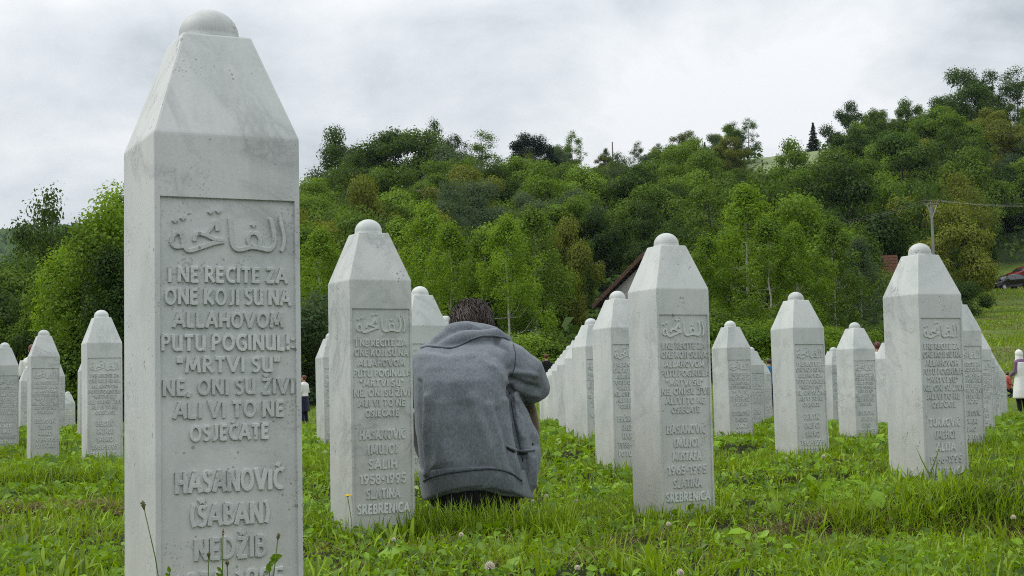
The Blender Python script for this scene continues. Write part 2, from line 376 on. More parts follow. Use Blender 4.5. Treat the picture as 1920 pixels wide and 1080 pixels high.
def blob_clumps(seed, n, h0, h1, R, rad, top=.6, lean=0):
    """clump centres through an uneven crown between heights h0 and h1"""
    r = np.random.default_rng(seed); out_ = []
    lob = r.normal(size=(5, 3)); lob /= np.linalg.norm(lob, axis=1, keepdims=True); la = r.random(5) * .4 - .05
    while len(out_) < n:
        d = r.normal(size=3); d /= np.linalg.norm(d)
        q = (.35 + .65 * r.random() ** .5) * (1 + sum(la[i] * max(0, d @ lob[i]) for i in range(5)))
        zc_ = (h0 + h1) / 2; hz = (h1 - h0) / 2
        c = np.array([d[0] * R * q, d[1] * R * q, zc_ + d[2] * hz * q])
        f = (c[2] - h0) / (h1 - h0)
        if f < -.05: continue
        wid = math.sin(math.pi * min(1, max(.06, f * (1 - top * .35) + .18))) 
        c[0] *= .55 + .55 * wid; c[1] *= .55 + .55 * wid; c[0] += lean * f
        out_.append((c, rad * (.65 + .7 * r.random())))
    return out_
def trunk_mesh(name, seed, h, r0, clumps, mat, limbs=7, first=.3, wob=.04):
    r = random.Random(seed); mb = MB(); pts = []
    for i in range(9):
        f = i / 8; pts.append((wob * h * (math.sin(f * 5 + seed) * .3 + r.uniform(-.2, .2)) * f, wob * h * r.uniform(-.3, .3) * f, -.4 + f * (h + .4)))
    mb.tube(pts, [r0 * (1.25 if i == 0 else 1) * (1 - .85 * i / 8) + .01 for i in range(9)], 7)
    cc = sorted(clumps, key=lambda c: r.random())[:limbs]
    for c, rad in cc:
        c = Vector(c); zb = max(first * h, min(c.z - .12 * h, h * .85)); 
        if c.z < zb: zb = max(.15 * h, c.z * .7)
        i = min(7, int((zb + .4) / (h + .4) * 8)); b = Vector(pts[i]).lerp(Vector(pts[i + 1]), .5)
        mid = b.lerp(c, .55) + Vector((0, 0, -.04 * h)); rr = r0 * .4 * (1 - zb / h * .6)
        mb.tube([b, mid, c], [rr, rr * .65, rr * .2], 5)
    return mb.mesh(name, mat, True)
KINDS = {}
def kind(key, trunk, crowns, mat): KINDS[key] = (trunk, crowns, mat)
BROAD = []                                   # broadleaf variants: (trunk mesh, crown verts, faces)
for s in range(6):
    h = 10.0; R = [3.6, 4.2, 3.2, 3.9, 4.6, 3.4][s]; cl_ = blob_clumps(100 + s, [30, 36, 28, 32, 38, 30][s], 1.2, h - .7, R, 1.42, lean=random.uniform(-.6, .6))
    BROAD.append((trunk_mesh('trunk', s, h * .86, .22, cl_, BARK, 9), crown_leaves(200 + s, cl_, 330, .14)))
LOOSE = []                                   # open, sparse crowns with sky showing through
for s in range(4):
    h = 9.0; cl_ = blob_clumps(300 + s, 44, 1.6, h - .5, 2.7, 1.0, lean=random.uniform(-.8, .8))
    LOOSE.append((trunk_mesh('trunk', 20 + s, h * .92, .15, cl_, BARK, 16, .25, .06), crown_leaves(320 + s, cl_, 170, .10, .7, .8, .55)))
SHRUB = []
for s in range(4):
    cl_ = blob_clumps(400 + s, 20, -.3, 3.4, 2.2, .85)
    SHRUB.append((trunk_mesh('trunk', 40 + s, 2.6, .07, cl_, BARK, 6, .1), crown_leaves(420 + s, cl_, 900, .075)))
BIRCH = []                                   # fine leaved, nearer
for s in range(4):
    h = 10.0; r = np.random.default_rng(500 + s); cl_ = []
    lobe = r.random(7) * .7 + .6
    for i in range(86):
        f = .12 + .88 * r.random() ** .9; a = r.random() * 6.283; wd = 2.5 * lobe[int(a / 6.284 * 4 + f * 3) % 7] * math.sin(math.pi * min(1, (f * .93 + .1))) ** .8 * (.25 + .75 * r.random() ** .6) + .1
        cl_.append((np.array([math.cos(a) * wd, math.sin(a) * wd, f * h]), .32 + .38 * r.random()))
    BIRCH.append((trunk_mesh('trunk', 60 + s, h * .97, .085, cl_, BIRCHBARK, 26, .18, .05), crown_leaves(520 + s, cl_, 620, .075, 1.15)))
POPLAR = []                                  # dense, upright, with vertical sprays
for s in range(4):
    h = 9.0; r = np.random.default_rng(600 + s); cl_ = []
    for i in range(70):
        f = .03 + .97 * r.random(); a = r.random() * 6.283; wd = 1.75 * (1 - .72 * f ** 2.2) * (.35 + .65 * r.random() ** .5)
        cl_.append((np.array([math.cos(a) * wd, math.sin(a) * wd, f * h]), .42 + .35 * r.random()))
    POPLAR.append((trunk_mesh('trunk', 80 + s, h * .95, .11, cl_, BARK, 20, .1, .03), crown_leaves(620 + s, cl_, 520, .085, 1.5)))
SPRUCE = []
for s in range(2):
    h = 8.0; r = np.random.default_rng(700 + s); cl_ = []
    for lv in range(14):
        f = .06 + .94 * lv / 13; rad_ = (1.95 * (1 - f) + .12) * r.uniform(.72, 1.2); nb = max(3, int(8 * (1 - f) + 3))
        for j in range(nb):
            a = 6.283 * j / nb + r.random() * .6
            for q in (.4, .75, 1.0):
                cl_.append((np.array([math.cos(a) * rad_ * q, math.sin(a) * rad_ * q, (f + r.uniform(-.04, .04)) * h - q * rad_ * .3]), .24 + .22 * (1 - f)))
    SPRUCE.append((trunk_mesh('trunk', 90 + s, h, .12, cl_, BARK, 0), crown_leaves(720 + s, cl_, 330, .11, .6)))
SETS = dict(broad=BROAD, loose=LOOSE, shrub=SHRUB, birch=BIRCH, poplar=POPLAR, spruce=SPRUCE)
HEIGHT = dict(broad=10., loose=9., shrub=3.6, birch=10., poplar=9., spruce=8.)
NAMES = dict(broad='broadleaf_tree', loose='open_crowned_tree', shrub='bush', birch='birch_tree', poplar='poplar_tree', spruce='spruce_tree')
CATS = dict(broad='tree', loose='tree', shrub='bush', birch='tree', poplar='tree', spruce='tree')
_cm = {}
def crown_mesh_for(k, i, mat):
    key = (k, i, mat.name)
    if key not in _cm:
        V, F = SETS[k][i][1]; _cm[key] = mesh_np('crown', V, F, mat)
    return _cm[key]
TREE_XY = []
def tree(k, x, y, height, mat, label, group=None, i=None, wide=1.0, rz=None, sink=0.0):
    st = SETS[k]; i = random.randrange(len(st)) if i is None else i % len(st)
    s = height / HEIGHT[k]; rz = random.uniform(0, 6.28) if rz is None else rz
    t = thing(NAMES[k], label, CATS[k], (x, y, tz(x, y) - sink), rz, group); t.scale = (s * wide, s * wide, s)
    ob('trunk', st[i][0], t); ob('crown', crown_mesh_for(k, i, mat), t)
    TREE_XY.append((x, y)); return t
def tree_px(k, px, d, top, mat, label, group=None, **kw):
    """a tree standing at column px, d metres off, whose top reaches image row top"""
    x = (px - 960) / FPX * d * 1.0
    # the column leans with the camera roll: solve on the ray at the top row
    P = at(px, top, d); x = P.x; h = P.z - tz(x, d)
    return tree(k, x, d, max(1.2, h), mat, label, group, **kw)

MARKS = [(60, 'at the far left edge'), (240, 'left of the towering gravestone'), (400, 'behind towering gravestone, left half'), (570, 'behind towering gravestone, right half'), (640, 'just right of towering gravestone'),
         (720, 'over the leaned-on gravestone'), (800, 'between leaned-on gravestone and mourner'), (860, 'over the mourner\'s left shoulder'), (930, 'over the mourner\'s head'), (1000, 'over the mourner\'s right arm'), (1070, 'over the receding gravestone row'), (1140, 'left of the house'), (1220, 'above the house'),
         (1290, 'above the house\'s right end'), (1350, 'left of the tallest birch'), (1420, 'behind the tallest birch'), (1490, 'over the diagonal-veined gravestone'), (1550, 'below the taller spruce'), (1610, 'left of the brick shed'), (1670, 'above the brick shed'), (1730, 'left of the right pole'), (1790, 'behind the right pole'), (1850, 'right of the right pole'), (1910, 'above the parked cars'), (2400, 'beyond the right edge')]
def mark(px):
    for lim, txt in MARKS:
        if px < lim: return txt
    return MARKS[-1][1]
def plant_hillside():
    # trees on the skyline, each told apart by its shape against the sky
    T = tree_px
    T('broad', 640, 215, 258, L_DARK, 'dark round-topped tree on the skyline just right of the big gravestone', i=0, wide=.75)
    T('broad', 740, 200, 250, L_MID, 'broad green tree forming the rounded hilltop hump left of centre', i=4, wide=1.15)
    T('broad', 790, 200, 256, L_MID, 'green tree on the right shoulder of the rounded hilltop hump', i=1, wide=1.0)
    T('broad', 690, 205, 275, L_MID, 'green tree on the left shoulder of the rounded hilltop hump', i=3)
    T('loose', 817, 222, 232, L_DARK, 'thin wispy tree sticking up above the rounded hilltop hump', i=0, wide=.55)
    T('loose', 852, 222, 243, L_DARK, 'small ragged tree on the skyline right of the wispy one', i=1, wide=.6)
    T('loose', 903, 220, 250, L_MID, 'airy broad tree on the skyline left of the dark dense tree', i=2, wide=.95)
    T('broad', 990, 220, 246, L_CONE, 'very dark dense round tree standing alone on the skyline', i=2, wide=1.0)
    T('broad', 1020, 222, 274, L_CONE, 'low dark tree leaning on the right of the dense skyline tree', i=5, wide=.8)
    T('loose', 1072, 228, 252, L_LIGHT, 'small see-through tree on the skyline with bare stems', i=3, wide=.75)
    T('loose', 1136, 228, 274, L_DARK, 'tiny dark tree beside the thin pole on the skyline', i=1, wide=.6)
    T('loose', 1197, 226, 268, L_DARK, 'low bushy tree on the skyline above the third gravestone, left one', i=2, wide=.8)
    T('loose', 1236, 226, 271, L_DARK, 'low bushy tree on the skyline above the third gravestone, right one', i=0, wide=.8)
    T('spruce', 1321, 226, 268, L_CONE, 'small spruce beside the shorter skyline pole', i=0)
    T('loose', 1375, 222, 232, L_DARK, 'left stem of the airy round tree standing clear on the skyline', i=2, wide=.8)
    T('loose', 1402, 222, 228, L_DARK, 'right stem of the airy round tree standing clear on the skyline', i=3, wide=.85)
    T('spruce', 1478, 234, 263, L_CONE, 'smaller of the two dark spruces on the skyline', i=1)
    T('spruce', 1524, 236, 232, L_CONE, 'taller of the two dark spruces on the skyline', i=0)
    T('broad', 1590, 215, 203, L_DARK, 'tall tree with ragged top where the right-hand wood begins', i=0, wide=.8)
    T('broad', 1640, 218, 198, L_MID, 'tall tree in the right-hand wood with feathery flat top', i=3, wide=.85)
    T('broad', 1700, 218, 193, L_MID, 'tall tree in the right-hand wood next to the gap in the skyline', i=5, wide=.85)
    T('broad', 1800, 222, 140, L_DARK, 'tallest dark round tree at the top right of the hill', i=1, wide=.8)
    T('broad', 1765, 215, 190, L_DARK, 'dark tree below the left of the tallest tree on the hill', i=2, wide=.8)
    T('loose', 1860, 230, 138, L_DARK, 'open leafy tree on the skyline right of the tallest tree', i=0, wide=1.0)
    T('loose', 1905, 232, 132, L_MID, 'open leafy tree on the skyline at the right edge', i=2, wide=1.0)
    T('broad', 1890, 185, 230, L_YELLOW, 'rounded yellow-green tree at the right edge of the wood', i=4, wide=.85)
    T('broad', 1960, 215, 170, L_DARK, 'dark tree cut off by the right edge at the hilltop', i=3)
    T('broad', 1690, 170, 262, L_DARK, 'large dark dome-shaped tree in the middle of the right-hand wood', i=4, wide=1.1)
    T('loose', 1790, 140, 308, L_YELLOW, 'pale yellow-green pointed tree behind the right utility pole', i=1, wide=.75)
    T('broad', 1650, 135, 340, L_LIGHT, 'light green tree left of the right utility pole', i=0, wide=.8)
    T('broad', 1705, 130, 356, L_YELLOW, 'yellow-green round tree just left of the right utility pole', i=2, wide=.7)
    T('broad', 1775, 112, 395, L_YELLOW, 'yellow-tinged tree behind the right utility pole', i=1, wide=.75)
    T('broad', 1838, 150, 430, L_DARK, 'dark tree at the meadow edge above the black car', i=5, wide=.7)
    T('shrub', 1828, 132, 505, L_DARK, 'dark bush at the meadow edge left of the cars', i=0)
    T('shrub', 1790, 105, 520, L_DARK, 'dark bush behind the cap of the tall right gravestone', i=2)
    T('broad', 680, 105, 352, L_YELLOW, 'bright yellow-green tree above the second gravestone', i=1, wide=.62)
    T('broad', 640, 110, 380, L_LIGHT, 'light green tree between the big gravestone and the second one', i=3, wide=.6)
    T('broad', 1052, 92, 418, L_YELLOW, 'rounded yellow-green tree left of the brown-roofed house', i=4, wide=.5)
    T('broad', 1015, 88, 455, L_YELLOW, 'low yellow-green tree behind the mourner, right of his head', i=1, wide=.7)
    T('broad', 1092, 104, 440, L_MID, 'round green tree left of the house roof', i=2, wide=.42)
    T('broad', 975, 108, 440, L_MID, 'mid green tree between the birches and the house, left of it', i=0, wide=.6)
    T('broad', 1330, 112, 430, L_DARK, 'dark tree behind the right end of the house', i=3, wide=.7)
    T('broad', 1250, 118, 425, L_DARK, 'dark tree directly behind the house roof', i=5, wide=.8)
    T('broad', 1595, 112, 430, L_MID, 'mid green tree left behind the brick shed', i=1, wide=.7)
    T('shrub', 1652, 90, 492, L_MID, 'leafy bush half covering the brick shed', i=3, wide=.8)
    # nearer birches
    B = 'slender birches at the foot of the hill'
    for px, d, top, wd, lab in ((800, 66, 395, .95, 'slender birch with two white stems above the hidden gravestone'), (745, 70, 420, .9, 'slender birch with leafy top behind the second gravestone'),
                                (845, 62, 430, .9, 'slender birch behind the mourner, just left of his head'), (905, 60, 445, .9, 'slender birch directly above the mourner'),
                                (950, 58, 418, .85, 'slender birch with thin white trunk right of the mourner'), (1000, 61, 400, .8, 'slender pointed birch over the mourner\'s right shoulder'),
                                (1395, 66, 362, 1.15, 'tall light green birch right of the third gravestone, tallest of its clump'), (1325, 64, 452, 1.0, 'light green birch at the left of the clump, before the tiled roof end'),
                                (1440, 62, 415, 1.0, 'light green birch in the middle of the clump between gravestones'), (1490, 63, 430, .95, 'light green birch at the right of the clump above the small gravestone'),
                                (1560, 66, 420, .9, 'birch with pale forked trunk above the small gravestone'), (1610, 68, 455, .9, 'grey-green slender tree left of the brick ruin'),
                                (690, 64, 470, .9, 'leafy young birch left behind the second gravestone'), (600, 62, 440, .9, 'leafy young birch right of the big gravestone')):
        T('birch', px, d, top, {1610: L_BLUE, 745: L_LIGHT, 905: L_LIGHT, 1000: L_MID, 1440: L_LIGHT, 1560: L_MID, 690: L_MID}.get(px, L_BIRCH), lab, B, wide=wd * 1.12)
    for px, d, top in ((720, 56, 560), (780, 54, 575), (840, 55, 560), (900, 54, 560), (960, 54, 560), (1015, 55, 575), (1060, 56, 560), (590, 54, 545), (645, 53, 560),
                       (1350, 55, 540), (1400, 54, 530), (1450, 54, 545), (1500, 56, 545), (1545, 57, 560), (1600, 57, 560), (1650, 60, 545), (1700, 62, 575), (1720, 66, 590), (1300, 58, 560), (1230, 60, 575), (1180, 60, 585), (1120, 60, 575)):
        tree_px('shrub', px, d, top + 55, random.choice([L_MID, L_LIGHT, L_BIRCH]), f'leafy bush in the thicket below the wood, {mark(px)}', 'bushes in the thicket behind the gravestones', wide=1.25)
    T('shrub', 600, 50, 575, L_BLUE, 'silvery green bush beside the right edge of the big gravestone', i=1, wide=1.2)
    # hedge of tall trees at the left
    G = 'tall trees of the leafy row at the left'
    for px, d, top, m, wd in ((225, 52, 385, L_BIRCH, 1.0), (190, 50, 400, L_BIRCH, 1.05), (155, 49, 425, L_LIGHT, 1.0), (120, 52, 480, L_BIRCH, 1.0), (90, 55, 515, L_LIGHT, 1.0), (205, 46, 470, L_DARK, .9), (250, 52, 372, L_MID, 1.0)):
        T('poplar', px, d, top, m, {225: 'tall light leafy tree in the left row, touching the edge of the towering gravestone', 190: 'tall light leafy tree in the left row, second from the towering gravestone', 155: 'leafy tree in the middle of the left row, third from the towering gravestone', 120: 'leafy tree toward the low end of the left row', 90: 'lowest leafy tree at the left end of the left row', 205: 'dark leafy tree in front of the left row, over the clear-standing gravestones', 250: 'leafy tree of the left row mostly hidden by the towering gravestone'}[px], G, wide=wd)
    for px, d, top, m in ((10, 66, 508, L_DARK), (45, 64, 520, L_MID), (70, 70, 500, L_MID), (-20, 62, 520, L_DARK), (25, 58, 560, L_DARK), (65, 56, 570, L_DARK), (130, 50, 560, L_DARK), (-10, 54, 590, L_MID), (100, 80, 478, L_MID), (140, 85, 452, L_DARK)):
        T('broad', px, d, top, m, f'dark low tree behind the left row, {mark(px)}, reaching ' + ('highest' if top < 460 else 'high' if top < 502 else 'midway' if top < 530 else 'lowest'), 'dark trees at the far left', wide=.75)
    T('loose', 97, 78, 384, L_DARK, 'thin bare-stemmed tree rising alone against the left sky', i=3, wide=.62)
    T('loose', 128, 84, 408, L_DARK, 'small bushy top beside the thin tree against the left sky', i=1, wide=.5)
    # the mass of the hillside
    r = random.Random(5); n = 0; tries = 0
    pts = []
    while n < 250 and tries < 30000:
        tries += 1
        px = r.uniform(-40, 1990); d = math.sqrt(r.uniform(78 ** 2, 232 ** 2)); x = (px - 960) / FPX * d
        if px < 560 and r.random() < .82: continue
        if 1760 < px and d < 150: continue
        if 945 < px < 1420 and d < 122: continue
        if 1395 < px < 1610 and d > 178: continue
        if 1560 < px < 1805 and d < 119: continue
        if 770 < px < 822 and 100 < d < 176: continue
        if 1848 < px and d < 165: continue
        sp_ = 4.6 + 2.6 * (d / 230)
        if any((x - a) ** 2 + (d - b) ** 2 < sp_ ** 2 for a, b in pts): continue
        pts.append((x, d)); n += 1
        far_ = d > 196
        h = r.uniform(5.0, 9.5) if not far_ else r.uniform(3.2, 6.0)
        if px > 1560: h *= 1.15
        q = r.random() * .9 + .1 * float(NC(x * .1, d * .1)); nz = float(NA(x * .045 + 9, d * .045)); q = .45 * q + .55 * nz
        if q < .40: m, w1 = L_DARK, 'dark green'
        elif q < .60: m, w1 = L_MID, 'mid green'
        elif q < .70: m, w1 = L_LIGHT, 'light green'
        elif q < .76: m, w1 = L_YELLOW, 'yellowish green'
        else: m, w1 = L_BLUE, 'grey-green'
        where = 'lowest' if d < 105 else 'lower' if d < 135 else 'middle' if d < 165 else 'upper' if d < 200 else 'topmost'
        if r.random() < .82:
            tree('broad', x, d, h, m, f'{w1} rounded tree, {where} hillside wood, {mark(px)}', 'trees of the wood covering the hill', wide=r.uniform(.8, 1.15))
        else:
            tree('loose', x, d, h, m, f'{w1} thin-crowned tree, {where} hillside wood, {mark(px)}', 'thin-crowned trees of the wood on the hill', wide=r.uniform(.8, 1.2))
    # undergrowth: nobody could count it
    n = 52000; px = rng.uniform(-250, 2250, n); d = np.sqrt(rng.uniform(66 ** 2, 240 ** 2, n)); x = (px - 960) / FPX * d
    keep = ~((px > 1765) & (d < 150)) & ~((px > 1440) & (px < 1545) & (d > 190)); x = x[keep]; d = d[keep]; n = len(x)
    hum = NB(x * .25, d * .25) * 2.2 * NA(x * .8, d * .8) + rng.random(n) * .5
    P = np.stack([x, d, terrain(x, d) + hum], 1); Nn = rng.normal(size=(n, 3)) * .6 + np.array([0, -.4, .7]); Nn /= np.linalg.norm(Nn, axis=1, keepdims=True)
    V, F = quads_at(P, Nn, .3 * (.5 + rng.random(n)), rng)
    o = ob('undergrowth', mesh_np('undergrowth', V, F, L_DARK), kind='stuff'); tag(o, 'low leafy undergrowth covering the hillside between the trees', 'undergrowth')
    # far-off wooded hill at the left: lumpy canopy
    n = 7000; px = rng.uniform(-500, 420, n); d = rng.uniform(640, 1240, n); x = (px - 960) / FPX * d; z = terrain(x, d)
    s_ = rng.uniform(3.0, 6.0, n)
    base = np.array([[1, 0, 0], [0, 1, 0], [-1, 0, 0], [0, -1, 0], [0, 0, 1.25], [.6, .6, .75], [-.6, .6, .75], [-.6, -.6, .75], [.6, -.6, .75]])
    fc = np.array([[0, 1, 5], [1, 2, 6], [2, 3, 7], [3, 0, 8], [0, 5, 8], [1, 6, 5], [2, 7, 6], [3, 8, 7], [5, 6, 4], [6, 7, 4], [7, 8, 4], [8, 5, 4]])
    V = (base[None] * (.75 + .5 * rng.random((n, 9, 1)))) * s_[:, None, None] + np.stack([x, d, z], 1)[:, None]
    F = (fc[None] + (np.arange(n) * 9)[:, None, None]).reshape(-1, 3)
    o = ob('distant_wood', mesh_np('distant_wood', V.reshape(-1, 3), F, L_DARK), kind='stuff'); tag(o, 'far blue-green wooded hill at the left horizon', 'wood')
plant_hillside()
def tell_apart():
    by = {}
    for o in COL.objects:
        if 'label' in o: by.setdefault(o['label'], []).append(o)
    for lab, os_ in by.items():
        if 1 < len(os_) < 4:
            os_.sort(key=lambda o: o.location.y)
            for o, w_ in zip(os_, ('nearer', 'farther') if len(os_) == 2 else ('nearest', 'middle', 'farthest')): o['label'] = f'{lab}, {w_} one'
tell_apart()

# ------------------------------------------------------------------ gravestones
W = .25; PL, HS, HD, HP, INS = .1198, .1876, .0575, .1078, .0094
HREC = .0055; TOTAL = 1.55                    # recess depth; whole length, foot buried
def shaft_mesh(hreal=TOTAL):
    bm = bmesh.new(); a = W / 2; q = PL / 2; V = lambda x, y, z: bm.verts.new((x, y, z))
    sh = [V(-a, -a, -HS), V(a, -a, -HS), V(a, a, -HS), V(-a, a, -HS)]; top = [V(-q, -q, 0), V(q, -q, 0), V(q, q, 0), V(-q, q, 0)]
    ft = [V(-a, -a, -hreal), V(a, -a, -hreal), V(a, a, -hreal), V(-a, a, -hreal)]
    zt = -HS - HP; x0, x1 = -a + INS, a - INS
    p = [V(x0, -a, zt), V(x1, -a, zt), V(x1, -a, -hreal), V(x0, -a, -hreal)]
    r_ = [V(x0 + .001, -a + HREC, zt - .001), V(x1 - .001, -a + HREC, zt - .001), V(x1 - .001, -a + HREC, -hreal), V(x0 + .001, -a + HREC, -hreal)]
    F = bm.faces.new
    F(top)
    for i in range(4): F((sh[i], sh[(i + 1) % 4], top[(i + 1) % 4], top[i]))
    for i in range(1, 4): F((ft[i], ft[(i + 1) % 4], sh[(i + 1) % 4], sh[i]))
    F((sh[0], p[0], p[1], sh[1])); F((sh[0], ft[0], p[3], p[0])); F((sh[1], p[1], p[2], ft[1]))
    F((p[0], r_[0], r_[1], p[1])); F((p[0], p[3], r_[3], r_[0])); F((p[1], r_[1], r_[2], p[2])); F((r_[0], r_[3], r_[2], r_[1]))
    bmesh.ops.recalc_face_normals(bm, faces=bm.faces)
    bm.edges.ensure_lookup_table()
    ed = [e_ for i in range(4) for e_ in bm.edges if set(e_.verts) in ({sh[i], sh[(i + 1) % 4]}, {sh[i], top[i]}, {top[i], top[(i + 1) % 4]}, {sh[i], ft[i]})]
    bmesh.ops.bevel(bm, geom=ed, offset=.0038, segments=2, profile=.6, affect='EDGES')
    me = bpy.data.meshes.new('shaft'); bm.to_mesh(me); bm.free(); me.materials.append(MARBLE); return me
def finial_mesh():
    R_ = .0525; prof = [(R_ + .0015, -.001), (R_ + .0015, .003), (R_, .006), (R_, .010)] + [(R_ * math.cos(t), .010 + (HD - .010) * math.sin(t)) for t in np.linspace(.12, math.pi / 2 - .02, 12)]
    n = 40; mb = MB(); mb.loft([[Vector((r * math.cos(2 * math.pi * j / n), r * math.sin(2 * math.pi * j / n), z)) for j in range(n)] for r, z in prof])
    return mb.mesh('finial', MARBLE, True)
# hand-cut capitals as strokes in a unit-high cell
def arc(cx_, cy2, rx, ry, a0, a1, n=8): return [(cx_ + rx * math.cos(math.radians(a0 + (a1 - a0) * i / n)), cy2 + ry * math.sin(math.radians(a0 + (a1 - a0) * i / n))) for i in range(n + 1)]
GL = {
 'A': (.72, [[(0, 0), (.36, 1)], [(.36, 1), (.72, 0)], [(.13, .33), (.59, .33)]]),
 'B': (.52, [[(.06, 0), (.06, 1)], [(.06, .95), (.22, .95)] + arc(.24, .74, .2, .21, 90, -90, 6) + [(.06, .53)], [(.06, .53), (.26, .53)] + arc(.26, .29, .24, .24, 90, -90, 6) + [(.06, .05)]]),
 'C': (.56, [arc(.40, .5, .36, .46, 62, 298, 10)]),
 'D': (.64, [[(.06, 0), (.06, 1)], [(.06, .95), (.2, .95)] + arc(.2, .5, .40, .45, 90, -90, 9) + [(.06, .05)]]),
 'E': (.48, [[(.06, 0), (.06, 1)], [(.06, .94), (.47, .94)], [(.06, .5), (.42, .5)], [(.06, .06), (.48, .06)]]),
 'F': (.46, [[(.06, 0), (.06, 1)], [(.06, .94), (.46, .94)], [(.06, .5), (.4, .5)]]),
 'G': (.62, [arc(.40, .5, .36, .46, 62, 300, 10), [(.60, .10), (.60, .48)], [(.40, .46), (.64, .46)]]),
 'H': (.64, [[(.06, 0), (.06, 1)], [(.58, 0), (.58, 1)], [(.06, .5), (.58, .5)]]),
 'I': (.14, [[(.07, 0), (.07, 1)]]),
 'J': (.38, [[(.30, 1), (.30, .25)] + arc(.12, .24, .18, .2, 0, -120, 5)]),
 'K': (.62, [[(.06, 0), (.06, 1)], [(.56, 1), (.12, .5)], [(.12, .52), (.62, 0)]]),
 'L': (.46, [[(.06, 0), (.06, 1)], [(.06, .06), (.46, .06)]]),
 'M': (.86, [[(.04, 0), (.14, 1)], [(.14, 1), (.43, .18)], [(.43, .18), (.72, 1)], [(.72, 1), (.82, 0)]]),
 'N': (.68, [[(.06, 0), (.06, 1)], [(.06, .98), (.62, .02)], [(.62, 0), (.62, 1)]]),
 'O': (.74, [arc(.37, .5, .33, .46, 90, 450, 16)]),
 'P': (.52, [[(.06, 0), (.06, 1)], [(.06, .95), (.24, .95)] + arc(.24, .71, .24, .24, 90, -90, 6) + [(.06, .47)]]),
 'R': (.58, [[(.06, 0), (.06, 1)], [(.06, .95), (.24, .95)] + arc(.24, .72, .22, .23, 90, -90, 6) + [(.06, .49)], [(.22, .49), (.58, 0)]]),
 'S': (.46, [arc(.25, .74, .19, .21, 40, 250, 7) + arc(.21, .27, .21, .22, 60, -140, 7)]),
 'T': (.54, [[(.27, 0), (.27, 1)], [(0, .94), (.54, .94)]]),
 'U': (.60, [[(.06, 1), (.06, .28)] + arc(.28, .28, .22, .23, 180, 300, 5) + [(.52, .12)], [(.54, 0), (.54, 1)]]),
 'V': (.68, [[(0, 1), (.34, 0)], [(.34, 0), (.68, 1)]]),
 'Z': (.54, [[(.02, .94), (.52, .94)], [(.50, .94), (.04, .06)], [(.02, .06), (.54, .06)]]),
 '1': (.26, [[(.18, 0), (.18, 1)], [(.0, .78), (.18, .98)]]),
 '2': (.5, [arc(.25, .72, .22, .24, 170, -30, 7) + [(.04, .06)], [(.02, .06), (.5, .06)]]),
 '3': (.48, [arc(.22, .74, .21, .22, 140, -80, 7), arc(.22, .28, .24, .26, 80, -150, 8)]),
 '5': (.48, [[(.44, .95), (.10, .95), (.07, .55)] + arc(.22, .31, .24, .27, 110, -140, 8)]),
 '6': (.5, [[(.40, .98), (.14, .58)] + arc(.26, .28, .22, .25, 150, -210, 12)]),
 '7': (.48, [[(.0, .94), (.48, .94)], [(.46, .94), (.14, 0)]]),
 '8': (.5, [arc(.25, .74, .19, .21, 90, 450, 10), arc(.25, .27, .23, .25, 90, 450, 10)]),
 '9': (.5, [arc(.25, .70, .22, .26, -30, 330, 12), [(.46, .62), (.16, 0)]]),
 '-': (.3, [[(.02, .48), (.28, .48)]]), ',': (.16, [[(.12, .14), (.02, -.12)]]), ':': (.16, [[(.08, .12), (.08, .22)], [(.08, .62), (.08, .72)]]),
 '"': (.30, [[(.06, 1), (.04, .66)], [(.24, 1), (.22, .66)]]), '(': (.24, [arc(.36, .5, .30, .62, 125, 235, 6)]), ')': (.24, [arc(-.12, .5, .30, .62, 55, -55, 6)]),
 ' ': (.26, []),
}
CARON = [[(-.14, 1.30), (0, 1.12)], [(0, 1.12), (.14, 1.30)]]; ACUTE = [[(-.06, 1.10), (.08, 1.32)]]
for ch, b, acc in (('Ž', 'Z', CARON), ('Š', 'S', CARON), ('Ć', 'C', ACUTE), ('Č', 'C', CARON)):
    wd, st = GL[b]; GL[ch] = (wd, st + [[(x + wd / 2, y) for x, y in s] for s in acc])
def stroke_into(mb, pts, half, h, flare=1.22, y0=0.0):
    """a raised, round-shouldered stroke on the plane y = y0; pts in (x, z); raised towards -y"""
    P = [Vector((p[0], 0, p[1])) for p in pts]; closed = (P[0] - P[-1]).length < 1e-5 and len(P) > 3; k = len(P)
    rows = []
    for i in range(k):
        if closed: a = P[i - 1] if i > 0 else P[k - 2]; b = P[i + 1] if i < k - 1 else P[1]
        else: a = P[max(0, i - 1)]; b = P[min(k - 1, i + 1)]
        t = (b - a).normalized(); nrm = Vector((-t.z, 0, t.x))
        f = flare if (not closed and i in (0, k - 1)) else 1.0
        hw = half * f; sec = [(-1.10, .0008), (-.97, -h * .82), (-.74, -h), (.74, -h), (.97, -h * .82), (1.10, .0008)]
        rows.append([P[i] + nrm * hw * u + Vector((0, y0 + v_, 0)) for u, v_ in sec])
    if not closed:
        for e_, s in ((0, -1), (k - 1, 1)):
            t = (P[1] - P[0]).normalized() * -1 if e_ == 0 else (P[k - 1] - P[k - 2]).normalized()
            rows[e_] = [p + t * half * .15 for p in rows[e_]]
            base = [p + t * half * .3 for p in rows[e_]]
            for p in base: p.y = y0 + .0008
            if e_ == 0: rows = [base] + rows
            else: rows = rows + [base]
            k_ = len(rows)
            if e_ == 0: k += 0
        # index shift is handled because both ends are appended outside
    fs = []; n = 6
    for i in range(len(rows) - 1):
        for j in range(n - 1): fs.append((i * n + j, i * n + j + 1, (i + 1) * n + j + 1, (i + 1) * n + j))
    mb.add([v for r_ in rows for v in r_], fs)
PLANE = -W / 2 + HREC
_txt = {}
